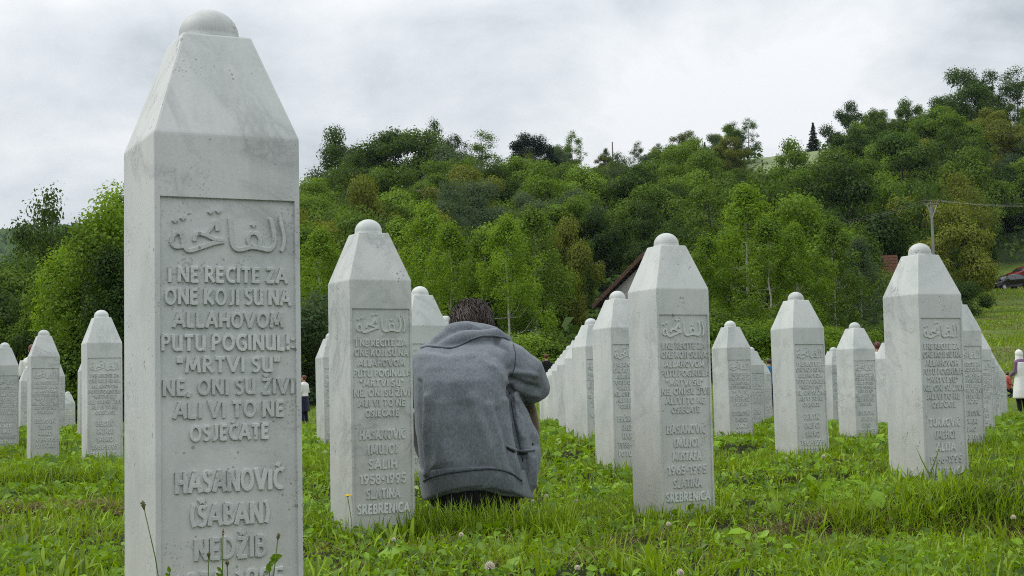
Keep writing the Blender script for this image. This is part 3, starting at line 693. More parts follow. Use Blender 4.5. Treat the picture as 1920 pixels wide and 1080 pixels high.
def text_mesh(txt, cap, width=None):
    key = (txt, cap, width)
    if key in _txt: return _txt[key]
    rr = random.Random(txt); x = 0; place = []
    for ch in txt:
        wd, st = GL[ch]; place.append((x, st)); x += wd + (.20 if ch != ' ' else .05)
    tot = x - .20; sx = (width / tot) if width else cap; sx = min(sx, cap * 1.15); mb = MB()
    for x0, st in place:
        jz = rr.uniform(-.02, .02)
        for s in st:
            stroke_into(mb, [((x0 + p[0] - tot / 2) * sx, (p[1] + jz) * cap) for p in s], cap * .094, .0043 + rr.uniform(-.0004, .0004), y0=PLANE)
    me = mb.mesh('inscription_line', MARBLE); _txt[key] = me; return me
def arabic_mesh():
    mb = MB(); sc = .2312 / 1355
    def cv(pts): return [((px - 55) * sc - .1156, -(py - (50 + (px - 55) * .037)) * sc) for px, py in pts]
    def dia(px, py, r=36):
        (x, z), = cv([(px, py)]); r *= sc; vs = [(x - r, PLANE + .0008, z), (x, PLANE + .0008, z + r), (x + r, PLANE + .0008, z), (x, PLANE + .0008, z - r)]
        vs += [(x + (v[0] - x) * .62, PLANE - .0045, z + (v[2] - z) * .62) for v in vs[:4]]
        mb.add(vs, [(0, 1, 5, 4), (1, 2, 6, 5), (2, 3, 7, 6), (3, 0, 4, 7), (4, 5, 6, 7)])
    def st(pts, hw, fl=1.0, h=.0046): 
        P = cv(pts); Q = []
        for i in range(len(P) - 1):
            p0, p1, p2, p3 = P[max(0, i - 1)], P[i], P[i + 1], P[min(len(P) - 1, i + 2)]
            for u in (0, .34, .67):
                Q.append(tuple(.5 * (2 * p1[c] + (p2[c] - p0[c]) * u + (2 * p0[c] - 5 * p1[c] + 4 * p2[c] - p3[c]) * u * u + (3 * p1[c] - p0[c] - 3 * p2[c] + p3[c]) * u ** 3) for c in (0, 1)))
        Q.append(P[-1]); stroke_into(mb, Q, hw * sc, h, fl, PLANE)
    st([(1262, 250), (1272, 330), (1300, 460), (1292, 550), (1268, 610)], 18, .6)
    st([(1165, 278), (1192, 390), (1196, 520), (1150, 590), (1050, 572), (960, 560), (890, 578), (820, 582), (772, 530), (757, 400), (748, 275)], 23, 1.0)
    st([(1042, 565), (1052, 480), (1012, 425), (955, 425), (930, 470), (945, 530), (990, 555)], 20, .9, .0042)
    dia(985, 340); dia(553, 208); dia(632, 200); dia(203, 292); dia(282, 268)
    st([(622, 392), (604, 295), (556, 370), (500, 430)], 20, 1.0, .0043)
    st([(392, 490), (415, 425), (500, 432), (590, 478), (682, 488)], 20, 1.0)
    st([(684, 500), (600, 512), (480, 550), (345, 588), (298, 545), (275, 470), (262, 380)], 23, .8, .0042)
    st([(285, 545), (205, 548), (170, 500), (188, 440), (232, 408), (268, 425)], 20, .9, .0044)
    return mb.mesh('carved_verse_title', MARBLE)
SHAFT, FINIAL, ARAB = shaft_mesh(), finial_mesh(), arabic_mesh()
U1 = .2312 / 251.5
VERSE = [('I NE RECITE ZA', 505, 533, 219), ('ONE KOJI SU NA', 546, 575, 232), ('ALLAHOVOM', 590, 618, 202), ('PUTU POGINULI:', 632, 661, 245), ('"MRTVI SU"', 674, 702, 189),
         ('NE, ONI SU ŽIVI', 715, 744, 240), ('ALI VI TO NE', 758, 787, 202), ('OSJEĆATE', 801, 829, 144)]
ZP = -HS - HP
SX = np.array([[-.56577, 5.76584, .64005], [1.22939, .56810, -.013992], [-1.21688, 2.52378, -.000555]])
EXACT = {(-1, -1): (-.529, 2.592, .6396, 25.98), (0, 0): (-.5499, 5.692, .639, 25.85), (1, 0): (.6565, 6.2425, .6212, 23.56), (2, 0): (1.8923, 6.8395, .6134, 24.7),
         (1, 1): (-.559, 8.964, .625, 25.3), (2, 3): (-1.783, 14.511, .61, 25.3), (2, 1): (.681, 9.583, .615, 25.3), (3, 2): (.666, 12.647, .6, 25.3), (4, 2): (1.944, 13.253, .583, 25.3),
         (3, 1): (1.878, 9.802, .598, 25.3), (5, 2): (3.13, 13.572, .56, 25.3), (4, 1): (3.157, 10.566, .589, 25.3), (6, 2): (4.439, 14.357, .549, 25.3), (0, 2): (-3.001, 10.801, .641, 25.3),
         (0, 3): (-4.262, 13.454, .643, 25.3), (0, 4): (-5.376, 15.668, .633, 25.3)}
BOSN = [['BEĆIROVIĆ', '(HUSO)', 'HAMED', '1958-1995', 'POTOČARI'], ['BEKTIĆ', '(MEHO)', 'SALKO', '1961-1995', 'SREBRENICA'], ['HALILOVIĆ', '(OMER)', 'IBRO', '1953-1995', 'SUĆESKA']]
STONES = {
 (-1, -1): ('largest gravestone, close up at the left, towering over the others', ['HASANOVIĆ', '(ŠABAN)', 'NEDŽIB', '1975-1995', 'SLATINA', 'SREBRENICA']),
 (0, 0): ('tall gravestone that the mourner in the grey hoodie leans against', ['HASANOVIĆ', '(MUJO)', 'SALIH', '1958-1995', 'SLATINA', 'SREBRENICA']),
 (1, 0): ('tall gravestone with the brown-roofed house behind its cap', ['HASANOVIĆ', '(MUJO)', 'MUSTAFA', '1965-1995', 'SLATINA', 'SREBRENICA']),
 (2, 0): ('tall gravestone on a grassy mound with a crack down its left side', ['TURKOVIĆ', '(MEHO)', 'ALIJA', '1966-1995', 'SREBRENICA']),
 (1, 1): ('gravestone half hidden between the leaned-on gravestone and the mourner\'s head', 0),
 (2, 1): ('gravestone tucked half behind the tall one below the brown-roofed house', 0),
 (3, 1): ('middle-sized gravestone with a diagonal vein, below the pale forked birch', 1),
 (4, 1): ('gravestone whose right half shows beside the tall one on the mound', 2),
 (0, 2): ('largest of the gravestones left of the towering one, touching its edge', 1),
 (2, 2): ('sliver of a gravestone just left of the mourner\'s brown hair', 2),
 (3, 2): ('second gravestone of the row receding beside the mourner\'s elbow', 2),
 (4, 2): ('small gravestone right of the tall one below the house, against the birches', 0),
 (5, 2): ('small gravestone between the diagonal-veined one and the tall one on the mound', 2),
 (6, 2): ('second gravestone of the row receding right from the mound', 1),
 (0, 3): ('small gravestone standing clear, second from the left edge of the front ones', 0),
 (2, 3): ('gravestone peeping out left of the one the mourner leans on', 1),
 (4, 3): ('third gravestone of the row receding beside the mourner\'s elbow', 0),
 (7, 3): ('sliver of a gravestone left of the tall cracked one, below a red-brown head', 0),
 (8, 3): ('third gravestone of the row receding right from the mound', 0),
 (0, 4): ('gravestone cut by the left edge of the picture', 2),
 (5, 4): ('fourth gravestone of the row receding beside the mourner\'s elbow', 1),
 (7, 4): ('gravestone peeping out right of the small one against the birches', 1),
 (8, 4): ('tiny gravestone squeezed just right of the diagonal-veined one', 2),
 (10, 4): ('fourth gravestone of the row receding right from the mound', 2),
 (1, 5): ('gravestone edge showing left of the one touching the towering gravestone', 0),
 (6, 5): ('fifth gravestone of the row receding beside the mourner\'s elbow', 2),
 (12, 5): ('fifth gravestone of the row receding right from the mound', 1),
 (1, 6): ('gravestone edge showing right of the clear-standing small one at the left', 1),
 (7, 6): ('sixth gravestone of the row receding beside the mourner\'s elbow', 0),
 (10, 6): ('farther gravestone edge left of the diagonal-veined one', 0),
 (1, 7): ('little gravestone between the two leftmost larger ones', 2),
 (8, 7): ('small seventh gravestone of the row at the mourner\'s elbow', 1),
 (9, 8): ('narrow eighth gravestone of the row at the mourner\'s elbow', 2),
 (10, 9): ('narrow ninth gravestone of the row at the mourner\'s elbow', 0),
 (11, 10): ('last tiny gravestone of the row at the mourner\'s elbow', 1),
 (14, 6): ('sixth gravestone of the row receding right from the mound', 0),
 (16, 7): ('last gravestone of the row receding right from the mound', 2),
 (2, 9): ('tiny far gravestone in the gap between the two clear-standing left ones', 1),
}
def gravestone(ij, label, names):
    i, j = ij
    if ij in EXACT: x, y, z, yaw = EXACT[ij]
    else:
        x, y, z = np.array([1, i, j]) @ SX; yaw = 25.3 + random.uniform(-1, 1); z += random.uniform(-.01, .01)
        if ij == (2, 9): P = at(127, 734, 30); x, y, z = P.x, P.y, P.z - HD
    t = thing('gravestone', label, 'gravestone', (x, y, z), math.radians(yaw), 'white marble gravestones in rows')
    if j > 0: t.rotation_euler = (math.radians(random.uniform(-.8, .8)), math.radians(random.uniform(-.7, .7)), math.radians(yaw))
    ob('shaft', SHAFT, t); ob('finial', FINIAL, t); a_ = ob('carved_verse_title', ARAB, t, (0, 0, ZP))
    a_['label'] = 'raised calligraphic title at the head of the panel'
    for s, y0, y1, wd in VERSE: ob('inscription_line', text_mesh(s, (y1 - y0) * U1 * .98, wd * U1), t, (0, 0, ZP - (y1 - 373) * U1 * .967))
    nm = BOSN[names] if isinstance(names, int) else names
    for k, s in enumerate(nm): ob('inscription_line', text_mesh(s, .0345, min(.205, {9: .18, 7: .132, 6: .118}.get(len(s), .022 * len(s)))), t, (0, 0, ZP - .490 - k * .0552))
    return t
for ij, (lab, nm) in STONES.items(): gravestone(ij, lab, nm)
STONE_XY = [EXACT.get(ij, tuple(np.array([1, *ij]) @ SX))[:2] for ij in STONES]
# ---- PART TWO ----
# ------------------------------------------------------------------ people
def evaluated(o, name):
    dg = bpy.context.evaluated_depsgraph_get(); me = bpy.data.meshes.new_from_object(o.evaluated_get(dg)); me.name = name; return me
def fuse(mb, name, mat, voxel, smooth=6, factor=.5):
    """one continuous skin round overlapping shapes"""
    o = bpy.data.objects.new('fusing', mb.mesh('fusing')); COL.objects.link(o)
    m = o.modifiers.new('r', 'REMESH'); m.mode = 'VOXEL'; m.voxel_size = voxel; m.adaptivity = 0
    m2 = o.modifiers.new('s', 'SMOOTH'); m2.iterations = smooth; m2.factor = factor
    bpy.context.view_layer.update(); me = evaluated(o, name); old = o.data; bpy.data.objects.remove(o); bpy.data.meshes.remove(old)
    me.materials.clear(); me.materials.append(mat); me.polygons.foreach_set('use_smooth', np.ones(len(me.polygons), dtype=bool)); return me
def coords(me):
    a = np.zeros(len(me.vertices) * 3, np.float32); me.vertices.foreach_get('co', a); return a.reshape(-1, 3)
def set_coords(me, a): me.vertices.foreach_set('co', np.ascontiguousarray(a, np.float32).ravel()); me.update()
def normals(me):
    a = np.zeros(len(me.vertices) * 3, np.float32); me.vertex_normals.foreach_get('vector', a); return a.reshape(-1, 3)
def sring(c, a, b, n=28, e=2.5, lift=None, ax=None):
    vs = []
    for i in range(n):
        t = 2 * math.pi * i / n; ct, st_ = math.cos(t), math.sin(t)
        x = a * math.copysign(abs(ct) ** (2 / e), ct); y = b * math.copysign(abs(st_) ** (2 / e), st_)
        z = lift(ct, st_) if lift else 0
        vs.append(Vector(c) + Vector((x, y, z)))
    return vs
def hand_into(mb, wrist, dirn, palm_n, s=1.0, curl=.5):
    d = Vector(dirn).normalized(); nrm = Vector(palm_n); nrm = (nrm - d * nrm.dot(d)).normalized(); side = d.cross(nrm)
    w_ = Vector(wrist); p1 = w_ + d * .045 * s; p2 = w_ + d * .09 * s
    mb.loft([[p + side * math.cos(a) * wd + nrm * math.sin(a) * th for a in np.linspace(0, 2 * math.pi, 10, endpoint=False)] for p, wd, th in ((w_, .026 * s, .02 * s), (p1, .038 * s, .016 * s), (p2, .040 * s, .013 * s))])
    for k, (off, L) in enumerate(((-.030, .066), (-.010, .078), (.011, .074), (.030, .058))):
        b = p2 + side * off * s - d * .006 * s; pts = [b]; dd = d.copy()
        for q in range(3):
            dd = (dd + nrm * curl * .55).normalized(); pts.append(pts[-1] + dd * L * s * (.45, .32, .23)[q])
        mb.tube(pts, [.0095 * s, .0092 * s, .0085 * s, .007 * s], 7)
    b = w_ + d * .025 * s - side * .024 * s; t = (d * .6 - side * .8).normalized()
    mb.tube([b, b + t * .035 * s, b + t * .035 * s + (d * .9 - side * .1 + nrm * .4).normalized() * .03 * s, b + t * .04 * s + (d * .9 + nrm * .5).normalized() * .052 * s], [.014 * s, .011 * s, .0095 * s, .0075 * s], 7)
def head_into(mb, c, fwd, up, s=1.0):
    """skull, jaw, nose, ears, lips, brow; c is the middle of the head, s = 1 for a 0.23 m head"""
    f = Vector(fwd).normalized(); u = Vector(up); u = (u - f * u.dot(f)).normalized(); r = f.cross(u); c = Vector(c)
    R = Matrix((r, f, u)).transposed(); P = lambda x, y, z: c + R @ Vector((x * s, y * s, z * s))
    mb.ball(P(0, -.012, .02), (.076 * s, .096 * s, .092 * s), 20, 14, R); mb.ball(P(0, .03, -.045), (.056 * s, .06 * s, .068 * s), 16, 12, R)
    mb.tube([P(0, .088, .012), P(0, .108, -.022), P(0, .092, -.03)], [.009 * s, .015 * s, .011 * s], 8)
    for k in (-1, 1):
        mb.ball(P(.078 * k, -.008, -.008), (.009 * s, .02 * s, .031 * s), 10, 8, R); mb.ball(P(.03 * k, .078, .02), (.02 * s, .012 * s, .008 * s), 8, 6, R)
    mb.tube([P(-.022, .084, -.058), P(0, .093, -.056), P(.022, .084, -.058)], [.006 * s, .009 * s, .006 * s], 7)
    return P, R
def hair_strands(name, me_src, mat, parent, keep, n, length, seed, fall, crown):
    """short locks rooted on the scalp"""
    r = np.random.default_rng(seed); co = coords(me_src); no = normals(me_src)
    idx = np.nonzero([keep(v) for v in co])[0]; pick = r.choice(idx, n); Nn = no[pick]; jit = r.normal(size=(n, 3)) * .009; P = co[pick] + jit - Nn * (jit * Nn).sum(1, keepdims=True)
    fl = np.array(fall)[None] + (P - np.array(crown)) * 6.0; fl -= Nn * (fl * Nn).sum(1, keepdims=True); fl /= np.linalg.norm(fl, axis=1, keepdims=True) + 1e-6
    d = Nn * .22 + fl + r.normal(size=(n, 3)) * .15; d /= np.linalg.norm(d, axis=1, keepdims=True)
    L = (length * (.5 + r.random(n)))[:, None]; t = np.cross(d, Nn); t /= np.linalg.norm(t, axis=1, keepdims=True) + 1e-9; w_ = .0013
    tip = P + d * L - Nn * L * .22 * r.random((n, 1)); mid = P + d * L * .5 + Nn * L * .10
    V = np.stack([P - t * w_, P + t * w_, mid + t * w_ * .9, tip, mid - t * w_ * .9], 1).reshape(-1, 3); b = np.arange(n)[:, None] * 5
    F = np.concatenate([b + np.array([[0, 1, 2]]), b + np.array([[0, 2, 4]]), b + np.array([[4, 2, 3]])])
    return ob(name, mesh_np(name, V, F, mat), parent)

def mourner():
    A = lambda px, py, y: at(px, py, y)
    # --- body, one skin
    mb = MB()
    hc = A(885, 621, 6.37); fw = Vector((-.05, .80, -.55)); upv = Vector((-.06, .55, .8))
    head_into(mb, hc, fw, upv, 1.08)
    mb.tube([A(884, 650, 6.20), A(884, 622, 6.29), hc], [.065, .056, .058], 12)
    def rings(tab, k=1.0, e=2.5):
        out_ = []
        for py, xl, xr, yc, hd in tab:
            c0 = A((xl + xr) / 2, py, yc - hd); a = (A(xr, py, yc - hd * .4).x - A(xl, py, yc - hd * .4).x) / 2
            c = Vector((A((xl + xr) / 2, py, yc - hd * .4).x, yc, c0.z)); up_ = max(0, (py - 850) / 85) * .064
            out_.append(sring(c, a * k, hd * k, 36, e, (lambda ct, st_, u_=up_: u_ * (max(0, -st_) ** 1.0) * (1 - abs(ct) ** 2) - u_ * .25)))
        return out_
    # (row, left, right, back surface distance, half depth)
    TB = [(936, 792, 1000, 5.845, .20), (905, 787, 994, 5.825, .215), (870, 781, 983, 5.815, .225), (830, 777, 972, 5.815, .23), (790, 774, 963, 5.82, .23), (750, 772, 958, 5.835, .22), (715, 772, 956, 5.862, .205),
          (688, 772, 957, 5.905, .185), (666, 776, 958, 5.965, .16), (650, 786, 955, 6.03, .135), (638, 800, 948, 6.095, .11), (628, 822, 935, 6.16, .085), (620, 848, 918, 6.22, .05)]
    TORSO = [(py, xl, xr, yb + hd_, hd_) for py, xl, xr, yb, hd_ in TB]
    def tor(py):
        return (py,) + tuple(float(np.interp(-py, [-r_[0] for r_ in TORSO], [r_[q] for r_ in TORSO])) for q in (1, 2, 3, 4))
    mb.loft(rings(TORSO, .86))
    ARM_R = [((930, 676), 6.14, .098), ((960, 688), 6.12, .094), ((987, 707), 6.12, .090), ((1002, 726), 6.15, .070), ((988, 738), 6.27, .052), ((945, 742), 6.44, .045), ((915, 738), 6.54, .039)]
    ARM_L = [((810, 690), 6.16, .09), ((775, 708), 6.2, .08), ((757, 735), 6.25, .06), ((775, 746), 6.34, .05), ((820, 744), 6.46, .045), ((850, 740), 6.54, .039)]
    for arm in (ARM_R, ARM_L): mb.tube([A(*p, y) for p, y, r in arm], [r * .62 for p, y, r in arm], 12)
    hand_into(mb, A(918, 738, 6.53), (-.8, .55, .1), (0, .3, -1), 1.0, .5); hand_into(mb, A(848, 740, 6.53), (.8, .55, .1), (0, .3, -1), 1.0, .5)
    LEGS = [[((930, 885), 6.02, .105), ((962, 830), 6.28, .088), ((980, 792), 6.46, .068), ((968, 850), 6.42, .058), ((958, 925), 6.33, .045)], [((850, 885), 6.02, .105), ((815, 830), 6.28, .088), ((795, 792), 6.46, .068), ((810, 850), 6.42, .058), ((822, 925), 6.33, .045)]]
    for lg in LEGS: mb.tube([A(*p, y) for p, y, r in lg], [r * .72 for p, y, r in lg], 12)
    g = tz(-.15, 6.2)
    body = ob('person', fuse(mb, 'person', SKIN, .008, 4)); tag(body, 'mourner in a grey hoodie crouching with bowed head beside a gravestone', 'person')
    # --- hoodie
    mb = MB(); mb.loft(rings(TORSO, 1.0))
    for arm in (ARM_R, ARM_L): mb.tube([A(*p, y) for p, y, r in arm[:-1]] + [A(*arm[-1][0], arm[-1][1])], [r for p, y, r in arm], 16)
    # open front hanging at his right side
    mb.loft([[A(px + q * math.cos(t), py, yc + .11 * math.sin(t)) for t in np.linspace(0, 2 * math.pi, 16, endpoint=False)] for px, q, py, yc in ((962, 10, 735, 6.12), (970, 20, 775, 6.10), (982, 27, 815, 6.07), (990, 23, 848, 6.05), (990, 20, 885, 6.04), (986, 16, 920, 6.03), (984, 12, 934, 6.03))])
    # collapsed hood rolled round the neck
    mb.tube([A(806, 660, 6.13), A(824, 641, 6.12), A(848, 621, 6.13), A(872, 615, 6.15), A(897, 623, 6.17), A(912, 640, 6.18)], [.022, .034, .036, .032, .026, .016], 12)
    mb.tube([A(800, 668, 6.10), A(836, 648, 6.075), A(868, 634, 6.08), A(900, 632, 6.10), A(930, 628, 6.13), A(958, 640, 6.17)], [.018, .03, .034, .032, .030, .016], 12)
    mb.tube([A(868, 612, 6.22), A(905, 618, 6.22), A(932, 624, 6.2)], [.03, .03, .024], 10)
    me = fuse(mb, 'hoodie', CLOTH, .0065, 7)
    co = coords(me); no = normals(me); x, y, z = co.T
    wr = Noise2(31); wr2 = Noise2(32)
    d = .005 * (1 - np.abs(2 * wr2(x * 11 - z * 8 + 9, z * 6 + x * 4) - 1) * 2) * np.clip((.10 - z) / .2, 0, 1) + .007 * (wr(x * 12 + z * 6, z * 6 - x * 3 + 40) - .5) + .004 * (wr2(x * 30, z * 20 + y * 12) - .5)
    # folds where the cloth is pulled, laid along lines seen on the back
    dep = co @ np.array(FX); PXv = 960 + FPX * (co @ np.array(RX)) / dep; PYv = 540 - FPX * (co @ np.array(UX)) / dep
    def crease(pts, wpx, amp):
        best = np.full(len(co), 1e9)
        for (ax_, ay_), (bx_, by_) in zip(pts[:-1], pts[1:]):
            vx, vy = bx_ - ax_, by_ - ay_; tt = np.clip(((PXv - ax_) * vx + (PYv - ay_) * vy) / (vx * vx + vy * vy), 0, 1)
            best = np.minimum(best, np.hypot(PXv - ax_ - tt * vx, PYv - ay_ - tt * vy))
        return amp * np.exp(-(best / wpx) ** 2) * (no[:, 1] < .35)
    for pts, wpx, amp in (([(957, 724), (959, 770), (965, 820), (977, 875), (990, 915)], 5, -.014), ([(946, 752), (953, 810), (964, 862), (978, 905)], 6, .008), ([(800, 745), (797, 820), (799, 888)], 7, .008), ([(786, 715), (788, 800), (790, 880)], 5, -.008),
                          ([(918, 760), (935, 820), (950, 880)], 8, .007), ([(932, 770), (945, 830), (957, 885)], 5, -.006), ([(885, 745), (905, 800), (930, 870)], 10, .004), ([(868, 770), (874, 870)], 30, -.012), ([(830, 760), (822, 870)], 12, .005),
                          ([(930, 643), (952, 656), (960, 680), (958, 712)], 4, -.006), ([(962, 712), (985, 722), (1008, 727)], 5, -.007), ([(960, 698), (985, 700), (1005, 704)], 5, .006), ([(958, 722), (985, 738), (1010, 742)], 5, .005), ([(905, 660), (935, 668), (952, 690)], 6, -.004), ([(900, 675), (930, 690), (948, 715)], 6, .004),
                          ([(972, 760), (990, 800), (1003, 835)], 5, -.006), ([(968, 790), (980, 820)], 4, .005), ([(985, 860), (992, 900), (990, 930)], 5, -.007), ([(1000, 858), (1002, 910)], 4, .005), ([(790, 668), (850, 672), (910, 664)], 8, .004), ([(812, 655), (840, 662)], 6, -.004)):
        d += crease(pts, wpx, amp * 1.9)
    set_coords(me, co + no * d[:, None])
    hd = ob('hoodie', me, body)
    # ribbed waistband
    mb = MB(); mb.loft(rings([tor(936), tor(930), tor(915), tor(900), tor(889), tor(885)], 1.022)); wb = mb.mesh('waistband', CLOTH_RIB, True)
    co = coords(wb); co += np.array([0, 0, 0]) ; co[:, 2] += .012 * (Noise2(44)(co[:, 0] * 9, co[:, 1] * 3) - .5); co[:, 1] += .012 * (Noise2(45)(co[:, 0] * 12, co[:, 2] * 2) - .5); set_coords(wb, co)
    ob('waistband', wb, hd)
    nv = len(me.vertices)
    bvh = BVHTree.FromPolygons([v.co for v in me.vertices] + [v.co for v in wb.vertices], [tuple(p.vertices) for p in me.polygons] + [tuple(q + nv for q in p.vertices) for p in wb.polygons])
    def on(px, py, off=.0):
        dr = ray(px, py).normalized(); h = bvh.ray_cast(Vector((0, 0, 0)), dr)
        return (h[0] + h[1] * off) if h[0] else None
    def line(name, pts, rad, mat, off=.0, parent=None, dens=6):
        P = []
        for i in range(len(pts) - 1):
            for q in range(dens):
                f = q / dens; h = on(pts[i][0] * (1 - f) + pts[i + 1][0] * f, pts[i][1] * (1 - f) + pts[i + 1][1] * f, off)
                if h: P.append(h)
        # keep to one surface, and smooth the path a little
        Q = [P[0]]
        for p in P[1:]:
            if (p - Q[-1]).length < .13: Q.append(p)
        for _ in range(2): Q = [Q[0]] + [(Q[i - 1] + Q[i] * 2 + Q[i + 1]) / 4 for i in range(1, len(Q) - 1)] + [Q[-1]]
        mb2 = MB(); mb2.tube(Q, rad, 6); return mb2.build(name, mat, parent or hd, True)
    line('yoke_seam', [(779, 657), (800, 650), (825, 652), (846, 654), (862, 649), (882, 638), (904, 631), (925, 631), (945, 634), (957, 640)], .0026, SEAM, .0010)
    line('yoke_seam', [(779, 655), (800, 648), (825, 650), (846, 652), (862, 647), (882, 636), (904, 629), (925, 629), (945, 632), (957, 638)], .0032, CLOTH_RIB, .0006)
    line('armhole_seam', [(962, 645), (967, 665), (965, 690), (959, 708)], .0020, SEAM, .0008)
    line('waist_seam', [(794, 902), (810, 894), (840, 887), (880, 882), (915, 879), (940, 881), (960, 888), (982, 904)], .0036, SEAM, .0010)
    line('side_seam', [(956, 735), (963, 780), (974, 830), (982, 872)], .0020, SEAM, .0008)
    # pocket welt with the shade beneath painted as a dark strip, and a metal rivet
    line('pocket_welt', [(950, 836), (962, 842), (975, 846), (992, 845), (1004, 843)], .0055, CLOTH, .003)
    line('pocket_shadow', [(951, 840), (963, 847), (976, 851), (992, 850)], .0042, BLACKCL, .0015)
    h = on(998, 833, .002)
    if h:
        mb = MB(); mb.ball(h, .005, 8, 6); mb.build('rivet', LEATHER, hd)
    # --- trousers, shirt tail, shoes, hair
    mb = MB()
    for lg in LEGS: mb.tube([A(*p, y) for p, y, r in lg], [r * 1.03 for p, y, r in lg], 14)
    c = A(889, 912, 6.04); mb.ball(c, (.205, .185, .14), 18, 12)
    ob('trousers', fuse(mb, 'trousers', BLACKCL, .01, 4), body)
    mb = MB(); mb.tube([A(985, 745, 6.30), A(994, 775, 6.30), A(999, 810, 6.29), A(1001, 845, 6.27), A(998, 870, 6.25)], [.022, .026, .024, .02, .014], 12, True, (.8, 1.6))
    st = fuse(mb, 'shirt_tail', KHAKI, .006, 5); co = coords(st); co += normals(st) * (.008 * (wr(co[:, 2] * 30, co[:, 1] * 20 + co[:, 0] * 20) - .5))[:, None]; set_coords(st, co); ob('shirt_tail', st, body)
    for px in (958, 822):
        a = A(px, 925, 6.33); mb = MB(); gz = g + .012
        mb.loft([sring((a.x, yy, gz + hz), wx, hz, 14, 2.4, None) if 0 else [Vector((a.x + wx * math.cos(t), yy, gz + hz + hz * math.sin(t))) for t in np.linspace(0, 2 * math.pi, 14, endpoint=False)] for yy, wx, hz in ((6.22, .018, .025), (6.25, .036, .042), (6.33, .043, .048), (6.42, .048, .036), (6.48, .042, .026), (6.51, .02, .016))])
        mb.build('shoe', LEATHER, body, True)
    f = fw.normalized()
    scalp = MB(); u = (upv - f * upv.dot(f)).normalized(); R = Matrix((f.cross(u), f, u)).transposed()
    scalp.ball(hc + R @ Vector((0, -.06, -.065)), (.070, .058, .085), 18, 12, R)
    scalp.ball(hc + R @ Vector((0, -.016, .022)), (.089, .108, .104), 26, 18, R); sm = scalp.mesh('hair', HAIR, True)
    co = coords(sm); loc = (co - np.array(hc)) @ np.array(R); keepm = loc[:, 1] < .05
    n2_ = Noise2(50); dd = .003 * (n2_(loc[:, 0] * 60, loc[:, 2] * 60 + loc[:, 1] * 40) - .4); co += normals(sm) * dd[:, None]; set_coords(sm, co)
    hair = ob('hair', sm, body)
    Rn = np.array(R); hcn = np.array(hc)
    hair_strands('hair_locks', sm, HAIR, hair, lambda v: ((v - hcn) @ Rn)[1] < .06, 16000, .030, 3, (.1, 0, -.15), tuple(hc + R @ Vector((-.01, -.045, .12))))
mourner()

